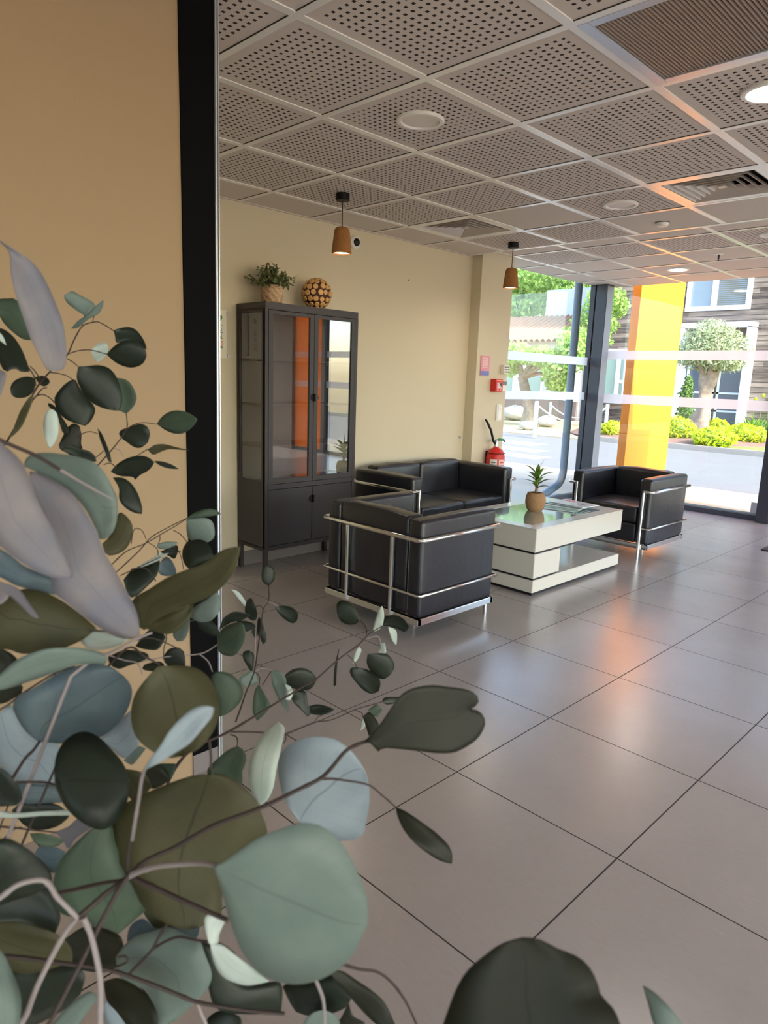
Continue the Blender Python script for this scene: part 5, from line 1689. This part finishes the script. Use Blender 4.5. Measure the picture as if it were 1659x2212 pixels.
leaf(e, 'B', 'D', 0.43, [(1080, 1450), (1120, 1390), (1190, 1380), (1225, 1430), (1230, 1500), (1120, 1500)])
leaf(e, 'B', 'D', 0.42, [(900, 1370), (980, 1270), (1060, 1260), (1100, 1310), (1050, 1390), (960, 1390)])
leaf(e, 'B', 'K', 0.42, [(960, 1490), (1050, 1470), (1090, 1490), (1060, 1535), (950, 1525)])
leaf(e, 'C', 'G', 0.46, [(1265, 165), (1290, 140), (1370, 150), (1430, 200), (1455, 270), (1420, 340), (1360, 390), (1310, 410), (1295, 320), (1265, 240)])
leaf(e, 'C', 'G', 0.40, [(1420, 585), (1465, 620), (1470, 680), (1445, 740), (1450, 800), (1420, 835), (1340, 770), (1240, 760), (1240, 720), (1290, 670), (1360, 610)], tip=7)

# --- small-leaved sprays over the floor towards the armchair
e = branch('airy eucalyptus branch of small leaves reaching towards the nearest armchair')
twig(e, 'E', [(-330, 1750), (-200, 1300), (-60, 1110), (45, 1065), (160, 1010), (310, 920), (440, 840), (570, 760), (650, 715), (780, 600), (890, 520), (960, 450), (1040, 405)], 0.42, 0.72, 7, 2.2, name='stem', from_mouth=True)
twig(e, 'E', [(160, 1018), (280, 1020), (370, 1025), (470, 1030), (640, 965), (740, 950), (880, 890), (1000, 855), (1040, 840)], 0.52, 0.66, 4.2, 1.8)
twig(e, 'E', [(185, 960), (215, 880), (245, 790), (290, 680), (310, 560), (330, 420), (345, 310), (375, 265), (376, 175)], 0.53, 0.68, 4, 2)
twig(e, 'E', [(298, 670), (298, 560), (302, 430), (310, 360)], 0.6, 0.64, 2.4, 1.8, pale=True)
twig(e, 'E', [(375, 270), (400, 275), (430, 295)], 0.67, 0.67, 2, 2, pale=True)
twig(e, 'E', [(345, 310), (325, 290), (300, 295)], 0.66, 0.66, 2, 2)
twig(e, 'E', [(300, 670), (340, 650), (390, 665)], 0.6, 0.61, 2.4, 2, pale=True)
twig(e, 'E', [(300, 675), (322, 700), (320, 745)], 0.6, 0.61, 2.4, 2)
twig(e, 'E', [(340, 750), (370, 700), (390, 670)], 0.6, 0.6, 2.4, 2)
twig(e, 'E', [(155, 1035), (190, 1050), (195, 1090), (185, 1115)], 0.52, 0.45, 3, 2.4)
twig(e, 'E', [(940, 455), (940, 420), (905, 370)], 0.7, 0.71, 2.2, 2)
twig(e, 'E', [(890, 520), (930, 540), (950, 570)], 0.69, 0.68, 2.2, 2, pale=True)
twig(e, 'E', [(945, 480), (1000, 465), (1020, 490), (1020, 515)], 0.71, 0.71, 2.2, 1.8, pale=True)
twig(e, 'E', [(830, 575), (860, 600), (885, 645)], 0.67, 0.67, 2, 2)
twig(e, 'E', [(640, 965), (660, 935), (690, 920)], 0.59, 0.59, 2.2, 1.8)
twig(e, 'E', [(880, 895), (915, 910), (920, 935)], 0.64, 0.64, 2.2, 1.8)
twig(e, 'E', [(470, 1032), (510, 1055), (550, 1078)], 0.55, 0.5, 2.4, 2)
twig(e, 'E', [(470, 1035), (475, 1065), (458, 1088)], 0.55, 0.54, 2.4, 1.8)
twig(e, 'E', [(85, 230), (85, 300)], 0.6, 0.6, 1, 1)
leaf(e, 'E', 'D', 0.68, [(376, 175), (340, 150), (335, 105), (345, 70), (370, 58), (400, 70), (412, 105), (405, 145)])
leaf(e, 'E', 'D', 0.67, [(412, 300), (450, 290), (510, 300), (545, 335), (540, 375), (515, 392), (470, 370), (430, 330)])
leaf(e, 'E', 'P', 0.66, [(160, 195), (200, 210), (240, 260), (278, 318), (258, 312), (215, 268)])
leaf(e, 'E', 'D', 0.66, [(300, 295), (310, 350), (290, 378), (250, 355), (238, 310), (250, 260), (275, 248)], tip=5)
leaf(e, 'E', 'D', 0.65, [(340, 390), (355, 440), (362, 490), (345, 512), (328, 480), (328, 420)])
leaf(e, 'E', 'D', 0.65, [(322, 355), (340, 390), (332, 440), (318, 470), (305, 430), (308, 380)])
leaf(e, 'E', 'D', 0.64, [(275, 440), (290, 420), (310, 450), (300, 485)])
leaf(e, 'E', 'D', 0.62, [(270, 668), (230, 600), (228, 560), (260, 548), (290, 570), (288, 620), (285, 660)])
leaf(e, 'E', 'D', 0.63, [(300, 415), (240, 440), (200, 400), (190, 375), (250, 380), (290, 395)])
leaf(e, 'E', 'S', 0.6, [(300, 680), (310, 710), (308, 740), (240, 762), (205, 715), (250, 680), (275, 668)])
leaf(e, 'E', 'G', 0.61, [(320, 745), (350, 800), (382, 860), (360, 910), (310, 955), (283, 900), (288, 820), (300, 770)])
leaf(e, 'E', 'S', 0.6, [(390, 668), (430, 665), (470, 700), (480, 760), (475, 800), (490, 870), (485, 905), (450, 860), (420, 800), (395, 740)])
leaf(e, 'E', 'P', 0.59, [(470, 745), (505, 760), (515, 800), (500, 835), (470, 830), (485, 800)])
leaf(e, 'E', 'D', 0.62, [(460, 700), (510, 660), (570, 650), (620, 670), (655, 715), (620, 770), (570, 775), (520, 770), (480, 745)])
leaf(e, 'E', 'D', 0.6, [(500, 810), (560, 775), (590, 790), (600, 840), (618, 910), (600, 932), (560, 890), (520, 850)])
leaf(e, 'E', 'D', 0.6, [(590, 880), (650, 860), (710, 870), (757, 890), (730, 910), (680, 922), (620, 915)])
leaf(e, 'E', 'D', 0.71, [(905, 370), (880, 395), (830, 398), (790, 375), (772, 335), (770, 280), (800, 258), (850, 275), (885, 320)], tip=4)
leaf(e, 'E', 'P', 0.72, [(975, 440), (990, 380), (1010, 320), (1030, 290), (1042, 330), (1036, 400), (1010, 430)])
leaf(e, 'E', 'D', 0.72, [(1035, 400), (1050, 355), (1110, 345), (1160, 370), (1187, 415), (1165, 442), (1110, 420)])
leaf(e, 'E', 'P', 0.71, [(1065, 412), (1110, 430), (1118, 480), (1112, 520), (1090, 490), (1075, 450)])
leaf(e, 'E', 'P', 0.71, [(1010, 562), (1020, 510), (1045, 505), (1054, 540), (1050, 564)])
leaf(e, 'E', 'D', 0.68, [(948, 570), (1000, 565), (1060, 570), (1095, 610), (1100, 650), (1080, 690), (1040, 715), (1000, 700), (960, 660), (942, 620)])
leaf(e, 'E', 'D', 0.67, [(885, 645), (950, 660), (1000, 690), (1022, 740), (1010, 785), (970, 800), (920, 775), (870, 720), (845, 680), (850, 650)])
leaf(e, 'E', 'P', 0.68, [(900, 528), (912, 550), (890, 600), (862, 625), (875, 560)])
leaf(e, 'E', 'K', 0.66, [(782, 540), (775, 600), (768, 680), (764, 750), (750, 752), (755, 660), (768, 590)])
leaf(e, 'E', 'K', 0.6, [(920, 932), (960, 905), (1010, 970), (1000, 1010), (955, 1042), (938, 990)])
leaf(e, 'E', 'G', 0.63, [(950, 895), (1000, 860), (1032, 890), (1010, 930), (970, 922)])
leaf(e, 'E', 'D', 0.64, [(1030, 845), (1050, 820), (1135, 818), (1110, 850), (1060, 862)])
leaf(e, 'E', 'P', 0.62, [(905, 1012), (915, 960), (932, 935), (930, 990)])
leaf(e, 'E', 'P', 0.44, [(330, 1442), (268, 1340), (260, 1220), (290, 1120), (330, 1050), (380, 990), (430, 963), (467, 1000), (450, 1100), (422, 1230), (402, 1340), (370, 1410)])

# --- front branch with the big dark heart-shaped leaf
e = branch('eucalyptus branch crossing low in front, ending in a dark notched leaf')
twig(e, 'X', [(60, 2300), (160, 2110), (275, 1895), (380, 1830), (440, 1795), (480, 1776), (563, 1745), (640, 1708), (690, 1683), (715, 1660), (750, 1620), (795, 1600)], 0.235, 0.297, 11, 8, name='stem', from_mouth=True)
twig(e, 'E', [(680, 1292), (740, 1290), (820, 1300), (950, 1325), (1030, 1385), (1110, 1455)], 0.305, 0.33, 6, 3.4)
leaf(e, 'E', 'K', 0.30, [(932, 1075), (980, 1020), (1030, 960), (1100, 860), (1150, 800), (1220, 765), (1320, 750), (1420, 760), (1520, 775), (1575, 805), (1588, 850), (1545, 886), (1592, 902), (1622, 940), (1622, 990), (1580, 1060), (1510, 1110), (1440, 1140), (1340, 1142), (1240, 1130), (1130, 1118), (1035, 1112), (1020, 1138), (995, 1120), (975, 1088)], tip=11, fold=0.1, notch=True)
leaf(e, 'E', 'Q', 0.345, [(560, 1545), (500, 1470), (460, 1390), (435, 1290), (430, 1200), (455, 1130), (510, 1085), (590, 1055), (670, 1048), (750, 1060), (820, 1100), (880, 1160), (930, 1240), (957, 1340), (957, 1440), (938, 1540), (920, 1610), (870, 1640), (770, 1645), (650, 1600)], tip=12, fold=0.08, tilt=(0.2, 0.3))
leaf(e, 'E', 'K', 0.335, [(1110, 1455), (1170, 1480), (1260, 1540), (1340, 1600), (1410, 1670), (1437, 1730), (1434, 1780), (1400, 1775), (1330, 1745), (1230, 1670), (1160, 1590), (1125, 1520)], fold=0.1)
leaf(e, 'X', 'O', 0.285, [(452, 1673), (485, 1673), (517, 1693), (542, 1715), (557, 1736), (566, 1762), (577, 1790), (572, 1815), (540, 1860), (500, 1900), (480, 1935), (478, 1975), (440, 2000), (400, 2010), (350, 1990), (310, 1960), (290, 1920), (268, 1880), (250, 1850), (242, 1810), (245, 1770), (265, 1740), (310, 1715), (370, 1690), (420, 1675)], tip=13, fold=0.1)
twig(e, 'X', [(452, 1600), (456, 1640), (453, 1676)], 0.29, 0.288, 6, 5)
leaf(e, 'F', 'S', 0.2, [(55, 325), (110, 300), (200, 240), (320, 160), (450, 110), (560, 75), (680, 95), (770, 160), (830, 240), (880, 340), (930, 460), (952, 580), (945, 660), (900, 760), (840, 860), (760, 930), (650, 985), (520, 1005), (400, 980), (310, 930), (230, 830), (180, 720), (140, 600), (110, 480), (85, 400)], tip=12, fold=0.1, tilt=(0.15, 0.35))
twig(e, 'D', [(760, 262), (840, 225), (950, 195), (1150, 180), (1250, 185), (1300, 200)], 0.25, 0.205, 13, 10, pale=True)
twig(e, 'D', [(775, 255), (840, 285), (1000, 360), (1200, 450), (1360, 520)], 0.25, 0.24, 12, 10)
twig(e, 'F', [(760, 865), (800, 890), (900, 920), (1000, 935), (1090, 1000), (1170, 1110), (1240, 1260), (1300, 1400)], 0.26, 0.3, 7, 5)
leaf(e, 'F', 'K', 0.3, [(735, 935), (800, 930), (880, 980), (980, 1050), (1050, 1120), (1105, 1236), (1120, 1300), (1000, 1240), (900, 1140), (830, 1060), (760, 990)], fold=0.1)
leaf(e, 'F', 'D', 0.31, [(640, 1190), (540, 1170), (490, 1090), (460, 1000), (600, 990), (720, 940), (800, 1010), (852, 1090), (820, 1140), (720, 1180)], tip=7)
leaf(e, 'F', 'S', 0.3, [(700, 1300), (570, 1270), (600, 1200), (640, 1168), (700, 1158), (760, 1185), (790, 1240), (750, 1290)])
leaf(e, 'F', 'K', 0.31, [(830, 1300), (770, 1250), (800, 1190), (838, 1110), (865, 1190), (935, 1236), (900, 1300)])
twig(e, 'F', [(645, 975), (680, 1060), (695, 1130), (700, 1260)], 0.25, 0.27, 8, 7, pale=True)

# --- lower left tangle
e = branch('dense eucalyptus branch of large leaves filling the lower left corner')
twig(e, 'D', [(180, 1400), (120, 1180), (160, 1080), (220, 920), (330, 700), (400, 580), (465, 505)], 0.25, 0.24, 14, 11, pale=True, name='stem', from_mouth=True)
twig(e, 'D', [(600, 1300), (598, 1139), (600, 900), (575, 740), (540, 600), (500, 505)], 0.245, 0.24, 14, 12, pale=True, name='stem', from_mouth=True)
twig(e, 'D', [(-80, 440), (0, 385), (100, 310), (200, 280), (270, 285), (310, 330), (340, 380), (400, 440), (462, 502)], 0.225, 0.24, 13, 11, pale=True)
twig(e, 'D', [(465, 505), (540, 440), (620, 370), (700, 310), (755, 265)], 0.24, 0.25, 12, 11)
twig(e, 'D', [(340, 360), (450, 335), (600, 300), (700, 285), (770, 268)], 0.27, 0.25, 9, 8)
twig(e, 'D', [(760, 265), (765, 150), (775, 60), (785, 10)], 0.25, 0.255, 9, 7)
twig(e, 'C', [(790, 1145), (805, 1050), (830, 900), (845, 790), (865, 725)], 0.25, 0.22, 8, 7, pale=True)
twig(e, 'D', [(-60, 730), (0, 735), (150, 745), (400, 780), (560, 800), (700, 830), (900, 900), (1050, 960), (1180, 1010), (1350, 1040), (1500, 1060), (1700, 1078)], 0.27, 0.28, 10, 8)
twig(e, 'D', [(770, 842), (840, 770), (905, 700), (960, 600), (1020, 500), (1060, 380), (1100, 250), (1130, 120), (1165, -10)], 0.3, 0.292, 7, 5)
twig(e, 'D', [(905, 700), (980, 650), (1070, 620), (1180, 640), (1310, 660), (1400, 720)], 0.3, 0.29, 6, 5)
twig(e, 'D', [(1180, 1010), (1200, 1070), (1240, 1160)], 0.28, 0.28, 7, 7, pale=True)
twig(e, 'D', [(690, 800), (760, 770), (750, 735), (700, 740)], 0.31, 0.31, 5, 4)
twig(e, 'C', [(235, 560), (200, 610), (150, 660), (80, 770)], 0.31, 0.32, 6, 7)
twig(e, 'C', [(330, 815), (270, 802), (200, 800), (110, 800)], 0.3, 0.31, 5, 5)
twig(e, 'C', [(-60, 1050), (0, 1065), (100, 1075), (220, 1090), (340, 1102)], 0.33, 0.33, 5, 3)
twig(e, 'C', [(20, 1140), (80, 1085), (130, 1070)], 0.33, 0.33, 3, 3)
twig(e, 'C', [(-40, 390), (60, 330), (150, 260), (330, 150), (450, 110)], 0.31, 0.31, 4, 4)
leaf(e, 'C', 'B', 0.31, [(235, 560), (150, 490), (95, 400), (75, 340), (120, 280), (200, 240), (330, 160), (450, 110), (560, 95), (660, 110), (740, 170), (787, 240), (777, 330), (730, 420), (650, 500), (550, 550), (440, 570), (320, 565)], tip=10, fold=0.14)
leaf(e, 'C', 'O', 0.285, [(945, 108), (1040, 103), (1140, 110), (1220, 150), (1275, 220), (1307, 320), (1302, 430), (1260, 520), (1190, 600), (1090, 645), (1000, 655), (900, 610), (820, 540), (785, 450), (785, 350), (810, 270), (860, 200)], tip=9, fold=0.1)
leaf(e, 'C', 'Q', 0.22, [(862, 728), (900, 660), (960, 580), (1010, 500), (1080, 420), (1150, 365), (1220, 343), (1277, 355), (1265, 410), (1210, 480), (1130, 570), (1040, 630), (940, 690)], fold=0.25)
leaf(e, 'C', 'D', 0.29, [(330, 815), (326, 700), (345, 620), (390, 550), (450, 510), (520, 500), (600, 540), (670, 610), (735, 690), (772, 790), (770, 880), (740, 960), (690, 1040), (620, 1085), (540, 1070), (450, 1010), (380, 930)], tip=9, fold=0.1)
leaf(e, 'C', 'Q', 0.37, [(0, 400), (70, 340), (150, 490), (235, 555), (350, 570), (350, 700), (340, 810), (200, 810), (80, 780), (0, 700), (-50, 600), (-50, 450)], tip=6)
leaf(e, 'C', 'Q', 0.36, [(590, 545), (660, 490), (740, 410), (790, 360), (830, 560), (810, 600), (740, 660), (690, 620), (620, 570)])
leaf(e, 'C', 'B', 0.38, [(100, 805), (200, 800), (330, 810), (385, 920), (250, 925), (130, 920)])
leaf(e, 'C', 'D', 0.275, [(-60, 690), (0, 715), (60, 760), (110, 830), (132, 900), (100, 938), (0, 945), (-60, 920)])
leaf(e, 'C', 'D', 0.38, [(70, 970), (140, 925), (300, 925), (380, 960), (410, 1010), (350, 1060), (250, 1085), (150, 1060)])
leaf(e, 'C', 'P', 0.3, [(-40, 972), (0, 972), (100, 984), (300, 973), (410, 966), (430, 985), (400, 997), (250, 1002), (100, 1012), (-40, 1006)])
leaf(e, 'C', 'L', 0.33, [(335, 1098), (400, 1075), (470, 1020), (547, 1075), (490, 1110), (440, 1150), (410, 1200), (385, 1160)], tip=3)
leaf(e, 'C', 'G', 0.38, [(180, 1108), (260, 1108), (340, 1130), (388, 1150), (340, 1182), (270, 1188), (210, 1162)])
leaf(e, 'C', 'B', 0.39, [(210, 1222), (240, 1185), (320, 1190), (388, 1215), (370, 1300), (320, 1345), (270, 1295)])
leaf(e, 'C', 'D', 0.24, [(-80, 1150), (0, 1138), (60, 1140), (150, 1190), (240, 1260), (300, 1330), (312, 1400), (240, 1450), (100, 1500), (-80, 1520)], tip=6)
leaf(e, 'C', 'S', 0.38, [(740, 672), (810, 590), (872, 600), (830, 650), (790, 695)])
leaf(e, 'C', 'G', 0.37, [(900, 705), (960, 690), (1052, 690), (1020, 785), (960, 755)])
leaf(e, 'C', 'K', 0.37, [(860, 730), (940, 700), (1020, 790), (900, 840)])
leaf(e, 'C', 'O', 0.33, [(740, 720), (840, 740), (880, 770), (905, 830), (850, 885), (780, 905), (755, 800)])
leaf(e, 'C', 'K', 0.36, [(-60, 330), (20, 330), (80, 300), (140, 250), (100, 190), (20, 130), (-60, 110)])
leaf(e, 'D', 'G', 0.29, [(705, 600), (620, 562), (560, 560), (500, 520), (440, 500), (370, 480), (335, 420), (318, 300), (345, 190), (400, 110), (470, 40), (540, -20), (600, -45), (665, -55), (690, 60), (740, 190), (775, 262), (850, 290), (932, 375), (880, 450), (800, 520)], tip=12, fold=0.14)
leaf(e, 'D', 'O', 0.29, [(-80, 540), (100, 530), (220, 560), (330, 600), (420, 680), (432, 765), (300, 810), (150, 840), (60, 810), (-80, 740)], tip=5)
leaf(e, 'D', 'S', 0.24, [(60, 1250), (-60, 1200), (-80, 900), (-60, 640), (20, 720), (60, 800), (110, 920), (127, 1010), (112, 1139)], tip=3)
leaf(e, 'D', 'D', 0.31, [(480, 960), (400, 1040), (300, 1100), (180, 1150), (110, 1080), (90, 930), (70, 820), (200, 800), (420, 780), (505, 850)], tip=5)
leaf(e, 'D', 'S', 0.32, [(1100, 1020), (1060, 1110), (1000, 1139), (930, 1200), (925, 1080), (880, 950), (800, 900), (720, 860), (690, 740), (750, 660), (820, 610), (900, 590), (1000, 560), (1100, 600), (1190, 640), (1222, 720), (1265, 840), (1240, 930), (1180, 990)], tip=8, fold=0.1)
leaf(e, 'D', 'B', 0.34, [(760, 645), (775, 560), (850, 510), (920, 560), (1000, 560), (1100, 512), (1195, 560), (1175, 620), (1080, 640), (900, 620), (820, 640)])
leaf(e, 'D', 'P', 0.27, [(1345, 525), (1310, 600), (1300, 655), (1250, 660), (1228, 580), (1225, 500), (1290, 480)])
leaf(e, 'D', 'P', 0.28, [(1255, 655), (1330, 668), (1420, 740), (1500, 800), (1605, 882), (1550, 897), (1470, 907), (1380, 882), (1320, 842), (1275, 760)], fold=0.1)
leaf(e, 'D', 'D', 0.34, [(1190, 650), (1260, 670), (1300, 780), (1340, 850), (1450, 910), (1600, 890), (1680, 900), (1680, 1060), (1500, 1080), (1300, 1050), (1240, 900)])
leaf(e, 'D', 'K', 0.3, [(620, 885), (700, 865), (800, 905), (880, 968), (932, 1060), (938, 1139), (900, 1210), (800, 1190), (700, 1070), (640, 1000)])
leaf(e, 'D', 'Q', 0.32, [(630, 1000), (720, 1020), (800, 1080), (845, 1139), (830, 1210), (680, 1190), (620, 1090)])
leaf(e, 'D', 'S', 0.34, [(300, 1160), (380, 1060), (470, 980), (540, 945), (585, 985), (500, 1100), (420, 1190), (330, 1200)])
leaf(e, 'D', 'K', 0.36, [(380, 640), (500, 560), (620, 570), (720, 620), (740, 720), (690, 800), (600, 830), (430, 790)])
leaf(e, 'D', 'D', 0.35, [(1230, 1200), (1230, 1130), (1270, 1078), (1340, 1058), (1430, 1095), (1445, 1139), (1400, 1210)])
leaf(e, 'D', 'D', 0.37, [(-60, 400), (100, 330), (260, 300), (360, 480), (330, 600), (150, 560), (-60, 560)])
leaf(e, 'D', 'O', 0.33, [(850, 460), (930, 380), (1060, 330), (1250, 380), (1330, 430), (1180, 560), (1100, 520), (1000, 560), (920, 560)])

# --- dark leaf rising from the bottom edge
e = branch('single eucalyptus twig with a big dark leaf at the bottom edge')
leaf(e, 'G', 'K', 0.205, [(560, 900), (300, 800), (130, 700), (118, 610), (150, 500), (190, 400), (240, 320), (320, 250), (400, 195), (500, 165), (580, 175), (660, 215), (760, 255), (820, 310), (855, 380), (872, 440), (922, 490), (962, 573), (965, 680), (800, 800)], tip=9, fold=0.08)
leaf(e, 'G', 'S', 0.24, [(1290, 720), (1180, 680), (1120, 573), (1095, 480), (1069, 393), (1130, 430), (1200, 500), (1255, 573), (1290, 650)], tip=4)
twig(e, 'G', [(60, 1250), (300, 1060), (560, 900)], 0.25, 0.21, 10, 8, name='stem', from_mouth=True)
twig(e, 'G', [(560, 900), (900, 880), (1290, 720)], 0.21, 0.24, 7, 6)
